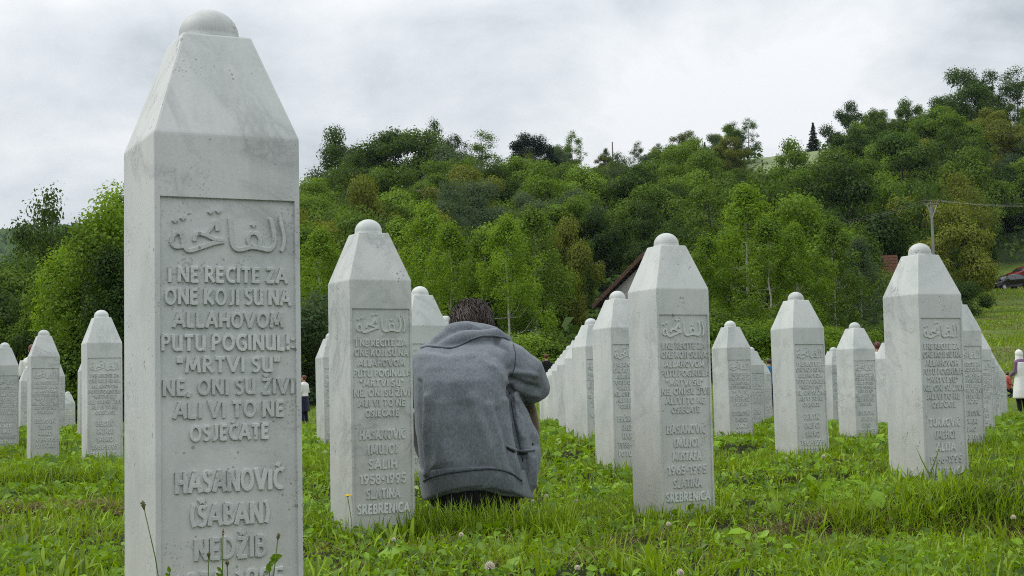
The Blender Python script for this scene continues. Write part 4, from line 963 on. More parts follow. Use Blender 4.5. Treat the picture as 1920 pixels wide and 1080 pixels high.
def figure(x, y, h, yaw, label, top, bottom, hair=None, scarf=None, skirt=False, pose='stand', lean=0.0, bow=.0):
    """a standing or kneeling person h metres tall, facing yaw (0 = away from the camera)"""
    s = h / 1.7; mb = MB(); z0 = tz(x, y)
    V = lambda a, b, c: Vector((a * s, b * s, c * s))
    drop = 0 if pose == 'stand' else -.42
    head = V(0, .02 + bow * .12, 1.575 + drop - bow * .04)
    head_into(mb, head, (0, 1, -bow), (0, bow, 1), s * 1.0); mb.tube([V(0, -.01, 1.40 + drop), V(0, 0, 1.48 + drop), head], [.06 * s, .052 * s, .05 * s], 10)
    tor = [(.84, .155, .10), (.95, .16, .11), (1.08, .14, .10), (1.22, .165, .115), (1.34, .18, .11), (1.41, .15, .085), (1.45, .08, .06)]
    mb.loft([sring(V(0, 0, z + drop), a * s * .9, b * s * .9, 16) for z, a, b in tor])
    arms = [[V(k * .175, 0, 1.37 + drop), V(k * .235, -.01, 1.10 + drop), V(k * .15, .20, 1.02 + drop), V(k * .03, .26, 1.05 + drop)] for k in (-1, 1)]
    for k, a in zip((-1, 1), arms):
        mb.tube(a[:3] + [a[2].lerp(a[3], .6)], [.05 * s, .042 * s, .034 * s, .028 * s], 9); hand_into(mb, a[2].lerp(a[3], .55), a[3] - a[2], (0, .2, -1), s, .5)
    legs = [[V(k * .085, 0, .86), V(k * .1, .03, .47), V(k * .11, -.02, .08)] for k in (-1, 1)] if pose == 'stand' else [[V(k * .09, 0, .44), V(k * .14, .38, .22), V(k * .12, .05, .06)] for k in (-1, 1)]
    for l in legs: mb.tube(l, [.085 * s, .06 * s, .04 * s], 9)
    b = ob('person', fuse(mb, 'person', SKIN, .013 * s, 3)); tag(b, label, 'person'); b.location = (x, y, z0); b.rotation_euler = (0, lean, yaw)
    mb = MB(); mb.loft([sring(V(0, 0, z + drop), a * s * 1.06, b * s * 1.1, 16) for z, a, b in tor[(0 if not skirt else 1):]])
    for a in arms: mb.tube(a[:3] + [a[2].lerp(a[3], .45)], [.062 * s, .056 * s, .046 * s, .04 * s], 9)
    ob('top', fuse(mb, 'top', top, .014 * s, 4), b)
    mb = MB()
    if skirt: mb.loft([sring(V(0, 0, z + drop), a * s, bb * s, 16) for z, a, bb in ((.42 - drop * .6, .22, .17), (.7, .19, .15), (.98, .15, .115))])
    for l in legs: mb.tube(l, [.1 * s, .075 * s, .062 * s], 9)
    ob('skirt' if skirt else 'trousers', fuse(mb, 'trousers', bottom, .015 * s, 4), b)
    for l in legs:
        mb = MB(); p = l[2]; mb.loft([[p + V(wx * math.cos(t), yy, -.05 + hz * math.sin(t)) for t in np.linspace(0, 6.283, 10, endpoint=False)] for yy, wx, hz in ((-.07, .02, .02), (-.04, .04, .045), (.06, .045, .04), (.15, .03, .02))]); mb.build('shoe', LEATHER, b, True)
    hm = MB(); R = Matrix.Rotation(-bow * .7, 3, 'X')
    if scarf:
        hm.ball(head + V(0, -.015, .015), (.096 * s, .112 * s, .122 * s), 16, 12, R); hm.loft([sring(head + V(0, yy, zz), a * s, bb * s, 14) for zz, a, bb, yy in ((-.30, .10, .085, -.04), (-.22, .155, .12, -.03), (-.12, .10, .095, -.015), (-.05, .092, .10, -.01))])
        sm = fuse(hm, 'headscarf', scarf, .013 * s, 3); ob('headscarf', sm, b)
    elif hair:
        hm.ball(head + V(0, -.022, .028), (.083 * s, .098 * s, .096 * s), 16, 12, R); ob('hair', hm.mesh('hair', hair, True), b)
    return b
WHITECL = clothmat('white_cotton', (.62, .62, .60), (.74, .74, .72)); PURPLE = clothmat('mauve_knit', (.14, .08, .15), (.20, .12, .21)); REDCL = clothmat('red_cotton', (.30, .05, .05), (.40, .08, .07))
NAVY = clothmat('navy_cotton', (.012, .014, .03), (.02, .022, .045)); BLUECL = clothmat('blue_cotton', (.03, .12, .28), (.05, .17, .36)); REDHAIR = simple('red_brown_hair', (.10, .03, .018), .6, 0, .4, 60, .4)
def place(px, py, y, hfig): 
    P = at(px, py, y); return P.x, y
def crowd():
    def by(px, top, y): P = at(px, top, y); return P.x, y, P.z - tz(P.x, y)
    x, y, h = by(1912, 655, 35.5); w_ = figure(x, y, h, .5, 'woman in a white headscarf and mauve sleeves at the right edge', PURPLE, BLACKCL, scarf=WHITECL, bow=.25)
    s = h / 1.7; mb = MB(); V = lambda a, b, c: Vector((a * s, b * s, c * s))
    mb.loft([sring(V(-.02, -.03, z), a * s, b * s, 18) for z, a, b in ((.42, .25, .20), (.62, .235, .185), (.85, .20, .155), (1.0, .175, .135), (1.2, .178, .132), (1.36, .155, .12))])
    ap = fuse(mb, 'long_white_vest', WHITECL, .016 * s, 3); co = coords(ap); co += normals(ap) * (.03 * (Noise2(61)(co[:, 0] * 14 + co[:, 1] * 9, co[:, 2] * 2) - .5) * np.clip((1.0 * s - co[:, 2]) / (.5 * s), 0, 1))[:, None]; set_coords(ap, co); ob('long_white_vest', ap, w_)
    x, y, h = by(1888, 700, 42); figure(x, y, h + .30, -1.2, 'person in red kneeling behind the white-scarfed woman', REDCL, NAVY, hair=HAIR, pose='kneel', bow=.4)
    x, y, h = by(61, 645, 40); figure(x, y, h, .3, 'person with red-brown head behind the clear-standing left gravestone', WHITECL, NAVY, hair=REDHAIR)
    x, y, h = by(1024, 663, 46); figure(x, y, h, .2, 'person with brown hair beyond the mourner\'s elbow', BLACKCL, NAVY, hair=REDHAIR)
    x, y, h = by(1010, 683, 47); figure(x, y, h, -.4, 'person in black beyond the mourner\'s elbow, lower of the two there', BLACKCL, BLACKCL, hair=HAIR)
    x, y, h = by(1645, 640, 38); figure(x, y, h, .1, 'person with red-brown head left of the tall cracked gravestone', WHITECL, NAVY, hair=REDHAIR)
    x, y, h = by(570, 703, 40); figure(x, y, h, 1.1, 'woman in a white blouse and dark skirt right of the towering gravestone', WHITECL, NAVY, hair=REDHAIR, skirt=True)
    x, y, h = by(1441, 672, 40); figure(x, y, h, .4, 'person in blue at the left edge of the diagonal-veined gravestone', BLUECL, NAVY, hair=HAIR)
crowd()

# ------------------------------------------------------------------ house, ruin, poles, cars
ROOFT = simple('terracotta_tile', (.19, .105, .07), .85, 0, .4, 3); ROOFB = simple('weathered_brown_wood', (.085, .05, .032), .9, 0, .3, 5); PLASTER = simple('white_plaster', (.52, .50, .46), .9, 0, .12, 2)
BRICK = simple('red_brick', (.19, .085, .055), .9, 0, .35, 8); CONC = simple('grey_concrete', (.24, .24, .225), .9, 0, .15, 6); WOODG = simple('grey_weathered_wood', (.19, .17, .14), .9, 0, .25, 10)
GLASS = simple('dark_window_glass', (.02, .025, .03), .08, 0, .1, 2, 0, .8); STEEL = simple('galvanised_steel', (.4, .41, .42), .4, .7, .1, 8); PORC = simple('brown_porcelain', (.12, .05, .03), .3)
def house():
    D = 98; ap = at(1206, 474, D); gz = tz(ap.x, D) - .6; hw = 4.0; L = 9.5
    ang = math.radians(-33)                       # gable looks left of the camera, long side right of it
    t = thing('house', 'brown-roofed white house among the trees behind the third gravestone', 'house', (ap.x, D, gz), ang)
    top = ap.z - gz; ev = top - 3.3
    mb = MB(); w_ = hw - .7
    mb.add([(-w_, .5, 0), (w_, .5, 0), (w_, L, 0), (-w_, L, 0), (-w_, .5, ev + .35), (w_, .5, ev + .35), (w_, L, ev + .35), (-w_, L, ev + .35), (0, .5, top - .45), (0, L, top - .45)],
           [(0, 1, 5, 8, 4), (2, 3, 7, 9, 6), (1, 2, 6, 5), (3, 0, 4, 7)]); mb.build('wall', PLASTER, t)
    rf = bpy.data.objects.new('roof', None); COL.objects.link(rf); rf.parent = t
    for k in (-1, 1):
        mb = MB(); th = .16; n_ = Vector((k * 3.3, 0, hw)).normalized()
        a = [Vector((0, 0, top)), Vector((k * hw, 0, ev)), Vector((k * hw, L + .5, ev)), Vector((0, L + .5, top))]
        mb.add(a + [p - n_ * th for p in a], [(0, 1, 2, 3), (7, 6, 5, 4), (0, 4, 5, 1), (1, 5, 6, 2), (2, 6, 7, 3)]); mb.build('roof_board', ROOFB, rf)
        for r in range(14):                       # courses of tiles lying on the boards
            mb = MB(); f0, f1 = r / 14, (r + 1.12) / 14
            p0 = Vector((0, 0, top)).lerp(Vector((k * hw, 0, ev)), f0) + n_ * .02; p1 = Vector((0, 0, top)).lerp(Vector((k * hw, 0, ev)), min(1.02, f1)) + n_ * .07
            for c in range(26):
                y0 = c * (L + .5) / 26; y1 = y0 + (L + .5) / 26 * .93; up = n_ * (.03 if c % 2 else .0)
                q = [p0 + Vector((0, y0, 0)), p1 + Vector((0, y0, 0)) + up, p1 + Vector((0, y1, 0)) + up, p0 + Vector((0, y1, 0))]; mb.add(q + [v - n_ * .03 for v in q], [(0, 1, 2, 3), (1, 5, 6, 2), (0, 4, 5, 1), (3, 2, 6, 7)])
            o = mb.build('tile_course', ROOFT, rf); o['kind'] = 'stuff'
        mb = MB(); mb.box((k * hw / 2, -.03, (top + ev) / 2 - .1), (.03, .03, .1)); 
        mb = MB(); a = Vector((0, -.04, top - .02)); b = Vector((k * hw, -.04, ev - .02)); mb.add([a, b, b - Vector((0, 0, .26)), a - Vector((0, 0, .26))] + [v + Vector((0, .05, 0)) for v in (a, b, b - Vector((0, 0, .26)), a - Vector((0, 0, .26)))], [(0, 3, 2, 1), (4, 5, 6, 7), (0, 1, 5, 4), (3, 7, 6, 2)]); mb.build('bargeboard', ROOFB, rf)
    for c in ((-1.6, 1.4), (1.5, 1.4), (0, top - 2.2)):
        fr = MB(); fr.box((c[0], .46, c[1]), (.5, .05, .6)); f = fr.build('window', WOODG, t); p = MB(); p.box((c[0], .425, c[1]), (.42, .01, .52)); p.build('pane', GLASS, f)
    mb = MB(); mb.box((1.2, 5.2, top - .3), (.3, .3, .8)); mb.build('chimney', BRICK, rf)
def ruin():
    D = 104; P = at(1668, 470, D); gz = tz(P.x, D) - .5; h = P.z - gz
    t = thing('brick_shed', 'small roofless red brick shed left of the tall cracked gravestone', 'shed', (P.x, D, gz), math.radians(-20))
    mb = MB(); mb.box((0, 0, h / 2 - .2), (.42, .42, h / 2 - .2)); wl = mb.build('wall', CONC, t)
    bw = bpy.data.meshes.new('brick'); b2 = MB(); b2.box((0, 0, 0), (.15, .045, .09)); bw = b2.mesh('brick', BRICK)
    n = 0
    for r in range(int((h - .5) / .2)):
        zz = h - .45 - r * .2
        if zz < h - 3.2: break
        for c in range(3):
            o = ob('brick', bw, wl, (-.32 + c * .30 + (.08 if r % 2 else -.04), -.435 - random.uniform(0, .015), zz)); n += 1
            o = ob('brick', bw, wl, (.435 + random.uniform(0, .015), -.32 + c * .30 + (.08 if r % 2 else -.04), zz)); o.rotation_euler = (0, 0, math.pi / 2)
    mb = MB(); mb.box((-.54, -.3, h / 2 - .1), (.07, .07, h / 2 + .05)); mb.build('post', ROOFB, t)
def pole(px, top, D, label, r=.13, brace=True, arm=1.6, mat=CONC, rzz=0.0):
    P = at(px, top, D); g = tz(P.x, D) - .5; h = P.z - g
    t = thing('utility_pole', label, 'utility pole', (P.x, D, g), rzz)
    mb = MB(); mb.tube([(0, 0, 0), (0, 0, h)], [r, r * .7], 10); mb.build('pole', mat, t); ends = []
    if arm:
        mb = MB(); mb.box((0, -.12, h - .12), (arm / 2, .05, .05)); ca = mb.build('crossarm', WOODG, t)
        if brace:
            for k in (-1, 1):
                mb = MB(); mb.tube([(k * arm * .36, -.12, h - .15), (0, -.08, h - 1.0)], .03, 5); mb.build('brace', STEEL, t)
        for k in (-1, 0, 1):
            mb = MB(); xx = k * arm * .45; mb.tube([(xx, -.12, h - .07), (xx, -.12, h + .02), (xx, -.12, h + .03), (xx, -.12, h + .14)], [.02, .02, .05, .035], 8); mb.build('insulator', PORC, ca, True)
            ends.append(Vector((P.x + xx * math.cos(rzz), D - .12, g + h + .14)))
    return t, ends
def wire(a, b, sag, label, group, r=.0045):
    mb = MB(); a, b = Vector(a), Vector(b); mb.tube([a.lerp(b, i / 24) - Vector((0, 0, sag * 4 * (i / 24) * (1 - i / 24))) for i in range(25)], r, 5)
    tag(mb.build('power_line', CONC), label, 'power line', group)
def utilities():
    t1, e1 = pole(1746, 379, 92, 'grey utility pole rising behind the tall cracked gravestone', .105, True, .9)
    t2, e2 = pole(795, 356, 172, 'pale utility pole with a crossarm standing in the wood at centre left', .17, False, 2.6)
    for k, e in enumerate(e1):
        wire(e, at(2150, 352 + k * 7, 70), .5, ('outer', 'middle', 'inner')[k] + ' thin wire running right from the right utility pole', 'wires right of the right pole')
        wire(e, at(1330, 432 + k * 4, 125), .8, ('outer', 'middle', 'inner')[k] + ' thin wire running left from the right utility pole over birches', 'wires left of the right pole')
        wire(at(1330, 432 + k * 4, 125), at(1040, 432 + k * 5, 150), .7, ('upper', 'middle', 'lower')[k] + ' thin wire crossing the dark wood above the house', 'wires above the house')
    for k, e in enumerate(e2): wire(e, at(1040, 432 + k * 5, 150), 1.0, ('upper', 'middle', 'lower')[k] + ' thin wire sloping down right from the centre left pole', 'wires right of the centre left pole', .013)
    for px, top, lab in ((1148, 266, 'leftmost of the three thin bare poles on the skyline'), (1280, 253, 'tallest of the three thin bare poles on the skyline'), (1306, 270, 'rightmost of the three thin bare poles on the skyline')):
        pole(px, top, 228, lab, .13, False, 0, WOODG)
def car(x, y, rz, paint, label, tilt=0.0):
    t = thing('parked_car', label, 'car', (x, y, tz(x, y) + .02), rz); t.rotation_euler = (0, tilt, rz)
    prof = [(-2.1, .35), (-2.13, .62), (-2.05, .86), (-1.75, .95), (-1.45, .98), (-1.0, 1.36), (-.55, 1.45), (.25, 1.44), (.62, 1.32), (1.12, .98), (1.75, .86), (2.05, .70), (2.1, .45), (2.0, .28), (-2.0, .28)]
    def wy(z): return .84 if z < .95 else .84 - (z - .95) * .42
    mb = MB(); k = len(prof); vs = []
    for sd_ in (-1, 1): vs += [(px_, sd_ * wy(pz) * (1 - .10 * (abs(px_) / 2.1) ** 4), pz) for px_, pz in prof]
    mb.add(vs, [(i, (i + 1) % k, k + (i + 1) % k, k + i) for i in range(k)] + [tuple(range(k - 1, -1, -1)), tuple(range(k, 2 * k))])
    bd = mb.build('body', paint, t)
    md = bd.modifiers.new('b', 'BEVEL'); md.width = .05; md.segments = 2; md.limit_method = 'ANGLE'; md.angle_limit = math.radians(20)
    for sd_ in (-1, 1):
        for q in ([(-.98, 1.30), (-.55, 1.40), (-.15, 1.40), (-.15, .99), (-1.32, .99)], [(-.08, 1.40), (.24, 1.39), (.56, 1.28), (.98, .99), (-.08, .99)]):
            mb = MB(); f = [(a, sd_ * (wy(b) + .008), b) for a, b in q]; g_ = [(a, sd_ * (wy(b) - .02), b) for a, b in q]; m_ = len(q)
            mb.add(f + g_, [tuple(range(m_)) if sd_ < 0 else tuple(range(m_ - 1, -1, -1))] + [(i, (i + 1) % m_, m_ + (i + 1) % m_, m_ + i) for i in range(m_)]); mb.build('side_window', GLASS, t)
        mb = MB(); mb.box((.75, sd_ * .93, 1.0), (.08, .09, .06)); mb.build('wing_mirror', paint, t)
    for nm, (x0, z0), (x1, z1) in (('windscreen', (.68, 1.29), (1.08, 1.02)), ('rear_window', (-1.05, 1.31), (-1.40, 1.03))):
        n_ = Vector((z0 - z1, 0, x1 - x0)).normalized() * .012; n_ = n_ if nm == 'windscreen' else Vector((-abs(n_.x), 0, abs(n_.z))); mb = MB(); q = [Vector((x0, -.62, z0)), Vector((x1, -.74, z1)), Vector((x1, .74, z1)), Vector((x0, .62, z0))]
        mb.add([v + n_ for v in q] + [v - n_ * 2 for v in q], [(0, 1, 2, 3), (0, 4, 5, 1), (1, 5, 6, 2), (2, 6, 7, 3), (3, 7, 4, 0)]); mb.build(nm, GLASS, t)
    for sx_ in (-1.3, 1.3):
        for sd_ in (-1, 1):
            mb = MB(); mb.tube([(sx_, sd_ * .70, .31), (sx_, sd_ * .72, .31), (sx_, sd_ * .86, .31), (sx_, sd_ * .885, .31)], [.27, .31, .31, .27], 20); wh = mb.build('wheel', LEATHER, t)
            mb = MB(); mb.tube([(sx_, sd_ * .87, .31), (sx_, sd_ * .893, .31)], [.19, .17], 14); mb.build('rim', STEEL, wh)
    for sd_ in (-1, 1):
        mb = MB(); mb.ball((2.02, sd_ * .6, .68), (.08, .16, .07), 10, 8); mb.build('headlight', STEEL, t); mb = MB(); mb.ball((-2.08, sd_ * .64, .78), (.05, .12, .08), 10, 8); mb.build('tail_light', REDCL, t)
def cars():
    CB = simple('black_car_paint', (.006, .006, .008), .15, 0, .1, 2, 0, .6); CR = simple('red_car_paint', (.22, .012, .018), .18, 0, .1, 2, 0, .6)
    P = at(1893, 553, 138); car(P.x, 138, math.radians(203), CB, 'black parked car at the meadow edge by the right border', math.radians(4))
    P = at(1930, 545, 143); car(P.x, 143.5, math.radians(200), CR, 'red parked car behind the black one at the right border', math.radians(4))
house(); ruin(); utilities(); cars()

# ------------------------------------------------------------------ grass and weeds
G_GRASS = leafmat('grass_blades', (.014, .040, .002), (.285, .430, .012), .3, autumn=(.46, .40, .15), hue=0.0, gloss=.03, patch=True)
G_WEED = leafmat('weed_leaves', (.012, .048, .002), (.235, .410, .010), .3, autumn=(.36, .42, .22), hue=0.0, gloss=.03, patch=True)
G_DRY = leafmat('dry_straw', (.07, .055, .025), (.30, .25, .12), .2, hue=0.0)
SXY = np.array(STONE_XY)
def near_stone(x, y, r):
    d = np.full(len(x), 9.0)
    for a, b in SXY: d = np.minimum(d, np.hypot(x - a, y - b))
    return d
def scatter(n, y0, y1, power, r, half=.44):
    """points on the ground before the camera; density falls with distance as y**-power"""
    p = 2 - power; u = r.random(n)
    y = (y0 ** p + u * (y1 ** p - y0 ** p)) ** (1 / p) if abs(p) > 1e-6 else y0 * (y1 / y0) ** u
    x = (r.random(n) * 2 - 1) * (y * half + .6); return x, y
def blades(x, y, h, wd, r, bend=.5, flat=0.0, levels=3):
    n = len(x); z = terrain(x, y) - .01; a = r.random(n) * 6.283; D = np.stack([np.cos(a), np.sin(a), np.zeros(n)], 1); a2 = a + 1.57 + r.normal(size=n) * .5
    S = np.stack([np.cos(a2), np.sin(a2), np.zeros(n)], 1); B = np.stack([x, y, z], 1); h = h[:, None]; b = (bend * (.15 + r.random(n) ** 1.3))[:, None] + flat
    rows = []
    for k in range(levels):
        f = k / levels; w_ = wd[:, None] * (1 - .55 * f) * (1 if k else .75)
        c = B + D * h * b * f ** 1.7 + np.array([0, 0, 1.]) * h * f * (1 - .45 * np.minimum(b, 1.6) * f) 
        rows += [c - S * w_, c + S * w_]
    c = B + D * h * b + np.array([0, 0, 1.]) * h * (1 - .45 * np.minimum(b, 1.6)); rows.append(c)
    V = np.stack(rows, 1); m = V.shape[1]; base = (np.arange(n) * m)[:, None]; F = []
    for k in range(levels - 1):
        q = 2 * k; F += [base + np.array([[q, q + 1, q + 3]]), base + np.array([[q, q + 3, q + 2]])]
    q = 2 * (levels - 1); F.append(base + np.array([[q, q + 1, q + 2]]))
    return V.reshape(-1, 3), np.concatenate(F)
def merge(parts):
    V, F, n = [], [], 0
    for v, f in parts: V.append(v); F.append(f + n); n += len(v)
    return np.concatenate(V), np.concatenate(F)
def person_gap(x, y): return ((x + .15) / .27) ** 2 + ((y - 6.05) / .28) ** 2 < 1
def grass():
    r = np.random.default_rng(11); parts = []
    x, y = scatter(330000, 2.2, 30, 2.0, r); cl_ = NA(x * 2.1, y * 2.1) * .6 + NB(x * 7, y * 7) * .4
    k = (r.random(len(x)) < np.clip(cl_ * 3.0 - .85, .06, 1)) & ~person_gap(x, y); x, y, cl_ = x[k], y[k], cl_[k]
    dist = near_stone(x, y, 0); tall = np.where(dist < .34, 1.35, 1.0)
    h = .95 * (.026 + .085 * cl_ * r.random(len(x)) ** .8 + .05 * (r.random(len(x)) < .06)) * tall; h = np.where(y > 9, h * 1.15, h)
    wd = (.0019 + .0026 * r.random(len(x))) * np.clip(y / 6.5, .8, 3.2); nearm = y < 8
    parts.append(blades(x[nearm], y[nearm], h[nearm], wd[nearm], r, 1.05, 0, 3)); parts.append(blades(x[~nearm], y[~nearm], h[~nearm], wd[~nearm], r, .7, 0, 2))
    # broader lush blades in tufts
    tx, ty = scatter(1500, 2.6, 16, 1.6, r); nb = 16; x = np.repeat(tx, nb) + r.normal(size=len(tx) * nb) * .03; y = np.repeat(ty, nb) + r.normal(size=len(tx) * nb) * .03
    k = ~person_gap(x, y); x, y = x[k], y[k]; parts.append(blades(x, y, (.045 + .10 * r.random(len(x)) ** 1.8), .0026 + .0028 * r.random(len(x)), r, .9, 0, 4))
    # unmown fringe round every stone
    fx, fy = [], []
    for a, b in SXY:
        m = int(420 * min(1, 8 / b)); t = r.random(m) * 6.283; q = .15 + .13 * r.random(m) ** 1.5; fx.append(a + np.cos(t) * q * 1.1); fy.append(b + np.sin(t) * q * 1.1)
    x = np.concatenate(fx); y = np.concatenate(fy); parts.append(blades(x, y, .04 + .10 * r.random(len(x)) ** 2.0, .0018 + .0016 * r.random(len(x)) + .0002 * y, r, .55, 0, 3))
    # in front of the mourner
    m = 1900; x = r.uniform(-.42, .22, m); y = 5.55 + .26 * r.random(m); parts.append(blades(x, y, .07 + .13 * r.random(m) ** 2.2, .002 + .002 * r.random(m), r, .7, 0, 4))
    # broad plantain blades low in the foreground
    tx = np.concatenate([r.uniform(-2.0, 2.6, 120), r.uniform(-1.6, -.9, 40)]); ty = np.concatenate([r.uniform(3.2, 7.5, 120), r.uniform(3.3, 4.6, 40)]); x = np.repeat(tx, 7) + r.normal(size=len(tx) * 7) * .012; y = np.repeat(ty, 7) + r.normal(size=len(tx) * 7) * .012
    k = ~person_gap(x, y); x, y = x[k], y[k]; parts.append(blades(x, y, .06 + .08 * r.random(len(x)), .007 + .006 * r.random(len(x)), r, 1.0, 0, 5))
    # overhanging fringe on the two banks
    for x0, x1, f_, m in ((1.2, 2.95, lambda x: 5.72 + .10 * (x - 1.6), 3600), (-3.4, -1.7, lambda x: 8.15 + 0 * x, 2200)):
        x = r.uniform(x0, x1, m); wob = (NC(x * 2.2, 3.3 + 0 * x) - .5) * .35; y = f_(x) + wob + r.normal(size=m) * .07
        parts.append(blades(x, y, .05 + .10 * r.random(m) ** 1.5, .002 + .002 * r.random(m), r, .9, 0, 3))
    # farther lawn and the meadow on the right
    x, y = scatter(70000, 26, 66, 1.7, r, .40); parts.append(blades(x, y, .05 + .10 * r.random(len(x)), .008 + .010 * r.random(len(x)), r, .8, 0, 2))
    n = 60000; px = r.uniform(1760, 2300, n); y = np.sqrt(r.uniform(50 ** 2, 150 ** 2, n)); x = (px - 960) / FPX * y; pk = NB(x * .35, y * .35); k = r.random(n) < pk * 1.5; x, y, pk = x[k], y[k], pk[k]
    parts.append(blades(x, y, (.08 + .22 * r.random(len(x))) * (.3 + pk), .02 + .03 * r.random(len(x)), r, .9, 0, 2))
    V, F = merge(parts); o = ob('grass', mesh_np('grass', V, F, G_GRASS), kind='stuff'); tag(o, 'bright green unmown grass growing over the whole burial ground', 'grass')
    # low broad-leaved weeds and clover
    x, y = scatter(165000, 2.2, 24, 1.9, r); cl_ = NC(x * 2.6, y * 2.6) * .65 + ND(x * 8, y * 8) * .35
    k = (r.random(len(x)) < np.clip((cl_ - .30) * 2.2, .05, 1)) & ~person_gap(x, y); x, y, cl_ = x[k], y[k], cl_[k]; n = len(x)
    size = (.006 + .021 * r.random(n) ** 2.0) * np.clip(y / 7, .85, 2.2); size = np.where(r.random(n) < .035, size * 2.0, size)
    P = np.stack([x, y, terrain(x, y) + .008 + (.012 + .055 * cl_) * r.random(n)], 1)
    Nn = r.normal(size=(n, 3)) * .55 + np.array([0, -.25, .85]); Nn /= np.linalg.norm(Nn, axis=1, keepdims=True)
    t = np.cross(Nn, r.normal(size=(n, 3))); t /= np.linalg.norm(t, axis=1, keepdims=True); b = np.cross(Nn, t); s = size[:, None]; asp = (.35 + .4 * r.random(n))[:, None]; cu = (Nn * s * .35)
    V = np.stack([P - t * s, P - t * s * .2 - b * s * asp + cu * .7, P + t * s * .55 - b * s * asp * .7 + cu * .5, P + t * s - cu * .5, P + t * s * .55 + b * s * asp * .7 + cu * .5, P - t * s * .2 + b * s * asp + cu * .7, P + cu * .1], 1).reshape(-1, 3)
    base = (np.arange(n) * 7)[:, None]; F = np.concatenate([base + np.array([[a, (a + 1) % 6, 6]]) for a in range(6)])
    o = ob('weeds', mesh_np('weeds', V, F, G_WEED), kind='stuff'); tag(o, 'low broad-leaved weeds and clover leaves among the grass', 'weeds')
    # dry cut stalks lying about
    x, y = scatter(34000, 2.4, 20, 1.8, r); cl_ = ND(x * 1.4 + 3, y * 1.4); k = r.random(len(x)) < np.clip((cl_ - .42) * 3.0, .04, 1); x, y = x[k], y[k]
    parts = [blades(x, y, .03 + .08 * r.random(len(x)), .0011 + .0012 * r.random(len(x)), r, 1.5, .9, 2)]
    m = 2600; t = r.random(m) * 6.283; q = r.random(m) ** .5; x = 1.6 + np.cos(t) * q * .75; y = 5.62 + np.sin(t) * q * .22; parts.append(blades(x, y, .03 + .06 * r.random(m), .0012 + .0012 * r.random(m), r, 1.3, .7, 2))
    m = 1100; t = r.random(m) * 6.283; q = r.random(m) ** .5; x = -2.05 + np.cos(t) * q * .6; y = 7.0 + np.sin(t) * q * .25; parts.append(blades(x, y, .04 + .09 * r.random(m), .0013 + .0014 * r.random(m), r, 1.6, 1.2, 2))
    n = 26000; px = r.uniform(1770, 2150, n); y = np.sqrt(r.uniform(48 ** 2, 140 ** 2, n)); x = (px - 960) / FPX * y; k = r.random(n) < np.clip((NA(x * .12 + 3, y * .5) - .38) * 2.4, .03, 1); x, y = x[k], y[k]; parts.append(blades(x, y, .10 + .16 * r.random(len(x)), .015 + .02 * r.random(len(x)), r, 1.4, .5, 2))
    V, F = merge(parts); V[:, 2] += .02; o = ob('straw', mesh_np('straw', V, F, G_DRY), kind='stuff'); tag(o, 'dry brown cut stalks lying in the grass', 'straw')
grass()

# ------------------------------------------------------------------ single flowers and stalks
CLOVER = simple('white_clover_petals', (.62, .55, .46), .8, 0, .25, 300); YEL = simple('yellow_petals', (.75, .52, .02), .7, 0, .15, 200); STEM = simple('green_stem', (.10, .16, .03), .7, 0, .2, 60); SEED = simple('brown_seed_head', (.15, .14, .055), .9, 0, .4, 200)
def ground_hit(px, py, zoff=.07):
    d = ray(px, py); lo, hi = 2.0, 40.0
    for k in range(4000):
        y = 2.0 * (1 + .002 * k * 2)
        P = d * y
        if P.z < tz(P.x, y) + zoff: return P
    return d * 10
def clover_mesh(seed):
    r = random.Random(seed); mb = MB()
    for i in range(46):
        t = math.acos(1 - 1.55 * (i + .5) / 46); a = i * 2.4; d = Vector((math.sin(t) * math.cos(a), math.sin(t) * math.sin(a), math.cos(t))); b = d * .0035; mb.tube([b, d * .0075 + Vector((0, 0, -.001)), d * r.uniform(.0095, .0115)], [.0012, .0017, .0008], 4)
    return mb.mesh('head', CLOVER)
CM = [clover_mesh(1), clover_mesh(2)]; sm_ = MB(); sm_.tube([(0, 0, -.09), (.004, .002, -.04), (0, 0, 0)], [.0013, .0012, .0011], 5); CSTEM = sm_.mesh('stem', STEM, True)
for q, (px, py, sc_, lab) in enumerate(((1276, 856 + 218, 1.0, 'white clover head in the middle foreground, farther right of two low ones'), (918, 1062, 1.35, 'white clover head low in the middle, largest of them'), (1083, 1065, .8, 'white clover head at the bottom edge, middle of the foreground'), (1024, 931, 1.1, 'white clover head at the corner of the hoodie hem'), (998, 940, .9, 'white clover head touching the hoodie hem'), (1146, 855, .9, 'pale clover head left of the foot of the gravestone below the house'), (1544, 856, 1.15, 'white clover head below the diagonal-veined gravestone'),
      (1474, 860, .8, 'white clover head left of the diagonal-veined gravestone foot'), (1445, 805, .9, 'white clover head beside the small gravestone by the birches'), (1900, 970, 1.0, 'pale clover head in the grass at the right edge'), (865, 1003, .8, 'small white clover head in the grass below the mourner'), (1253, 983, .8, 'clover head in the grass just before the gravestone below the house'), (738, 1012, .7, 'small clover head right of the foot of the leaned-on gravestone'), (1080, 700 + 240, .9, 'white clover head right of the mourner\'s hem'))):
    P = ground_hit(px, py)
    t = thing('clover_flower', lab or 'small white clover head scattered in the middle foreground grass', 'flower', P, random.uniform(0, 6.28), 'white clover flowers'); t.scale = (sc_ * 1.05,) * 3
    ob('head', CM[q % 2], t); ob('stem', CSTEM, t)
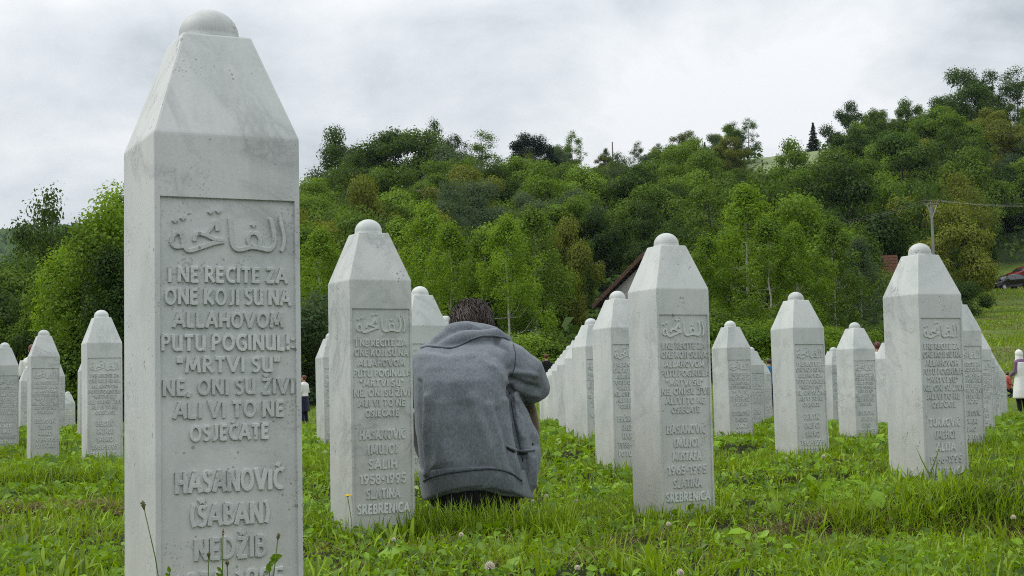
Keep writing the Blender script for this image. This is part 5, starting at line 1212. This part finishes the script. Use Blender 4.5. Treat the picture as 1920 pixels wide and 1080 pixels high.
def dandelion():
    P = at(652, 932, 5.52); t = thing('yellow_flower', 'single yellow flower at the left foot of the leaned-on gravestone', 'flower', P); g = tz(P.x, P.y) - P.z
    mb = MB(); r = random.Random(3)
    for i in range(40):
        a = i * 2.4; q = .004 + .011 * (i / 40); mb.tube([(0, 0, 0), (math.cos(a) * q * .6, math.sin(a) * q * .6, .007), (math.cos(a) * q, math.sin(a) * q, .010 - .006 * (i / 40))], [.001, .0022, .0012], 4)
    mb.build('petals', YEL, t); mb = MB(); mb.tube([(.01, 0, g), (.012, 0, g * .5), (0, 0, 0)], .0016, 6); mb.build('stem', STEM, t)
    P = at(1268, 1052, 4.3)
dandelion()
def stalks():
    tab = ((270, 953, 2.38, 300, 1100, 'long thin plantain stalk crossing the left face of the towering gravestone', .8), (418, 1002, 2.40, 414, 1100, 'plantain stalk before the carved name on the towering gravestone', .6), (426, 1060, 2.42, 426, 1110, 'short dark plantain head before the carved years on the towering gravestone', .6),
           (391, 1044, 2.42, 388, 1110, 'small plantain head left of the carved years on the towering gravestone', .55), (521, 1010, 2.40, 508, 1100, 'bent plantain stalk at the lower right of the towering gravestone', .6))
    for px, py, y, bx, byy, lab, s in tab:
        a = at(px, py, y); b = at(bx, byy, y + .02); b = b + (b - a).normalized() * .2; t = thing('plantain_stalk', lab, 'plant', b, 0, 'plantain stalks before the towering gravestone'); d = a - b
        mb = MB(); mb.tube([(0, 0, 0), d * .4 + Vector((-.004, 0, 0)), d * .75 + Vector((.002, 0, 0)), d], [.0012, .0011, .001, .0009], 6); mb.build('stem', STEM, t, True)
        mb = MB(); u = d.normalized(); r = random.Random(px)
        mb.tube([d - u * .002, d + u * .005 * s, d + u * .011 * s, d + u * .016 * s], [.0016 * s, .0036 * s, .0032 * s, .001], 9); mb.build('seed_head', SEED, t, True)
        mb = MB()
        for i in range(22):
            q = d + u * (.002 + .011 * r.random()) * s; a_ = r.uniform(0, 6.28); o_ = u.orthogonal().normalized(); o_ = Matrix.Rotation(a_, 3, u) @ o_; mb.tube([q, q + o_ * .0055 * s], [.0005, .0007], 4)
        mb.build('anthers', CLOVER if px == 418 else SEED, t)
    # leafy sprigs in front of the foot of the big stone
    for px, py, lab in ((505, 1062, 'bright green leafy sprig at the lower right of the towering gravestone'), (415, 1068, 'small leafy sprig before the carved years on the towering gravestone'), (318, 1070, 'tiny leafy sprig at the lower left corner of the panel')):
        y = 2.42; a = at(px, py, y); t = thing('leafy_sprig', lab, 'plant', a, 0, 'sprigs before the towering gravestone'); mb = MB(); mb.tube([(0, 0, -.25), (0, 0, 0)], .0012, 5); mb.build('stem', STEM, t); r = random.Random(px)
        for k in range(5 if px == 505 else 3):
            an = r.uniform(-.8, .8) + (k - 2) * .5; L = r.uniform(.018, .03) * (.8 if px == 505 else .45); dx = Vector((math.sin(an), r.uniform(-.4, .2), math.cos(an))).normalized(); b0 = Vector((0, 0, -.02 + .008 * k)); sd_ = dx.cross(Vector((0, 1, .2))).normalized(); wv = L * .30
            mb = MB(); mb.add([b0, b0 + dx * L * .4 - sd_ * wv, b0 + dx * L * .8 - sd_ * wv * .6, b0 + dx * L, b0 + dx * L * .8 + sd_ * wv * .6, b0 + dx * L * .4 + sd_ * wv, b0 + dx * L * .5 + Vector((0, .003, 0))], [(0, 1, 6), (1, 2, 6), (2, 3, 6), (3, 4, 6), (4, 5, 6), (5, 0, 6)]); mb.build('leaf', G_WEED, t)
    # blades crossing the foot of the stone on the mound
    for px, py, bx, lab in ((1716, 835, 1745, 'tall grass blade leaning left across the stone on the mound'), (1765, 827, 1742, 'tall grass blade leaning right across the stone on the mound')):
        y = 6.5; a = at(px, py, y); b = at(bx, 895, y); t = tag(MB().build('x'), lab, 'grass blade') if False else None
        mb = MB(); d = a - b; mb.tube([b, b + d * .5 + Vector((.004 if px > 1740 else -.004, 0, .004)), a], [.005, .004, .0008], 5, True, (1, .3)); tag(mb.build('grass_blade', G_GRASS), lab, 'grass blade')
stalks()

# ------------------------------------------------------------------ air
def haze():
    m, t, o = mat_new('thin_air'); v = N(t, 'ShaderNodeVolumePrincipled', Density=HAZE); v.inputs['Color'].default_value = (.68, .82, 1, 1); v.inputs['Anisotropy'].default_value = .0
    link(t, v.outputs[0], o.inputs['Volume']); mb = MB(); mb.box((0, 690, 82), (1275, 735, 86)); b = mb.build('haze', m, kind='stuff'); tag(b, 'thin pale air that blues the far wooded hill', 'haze')
HAZE = .00007
haze()
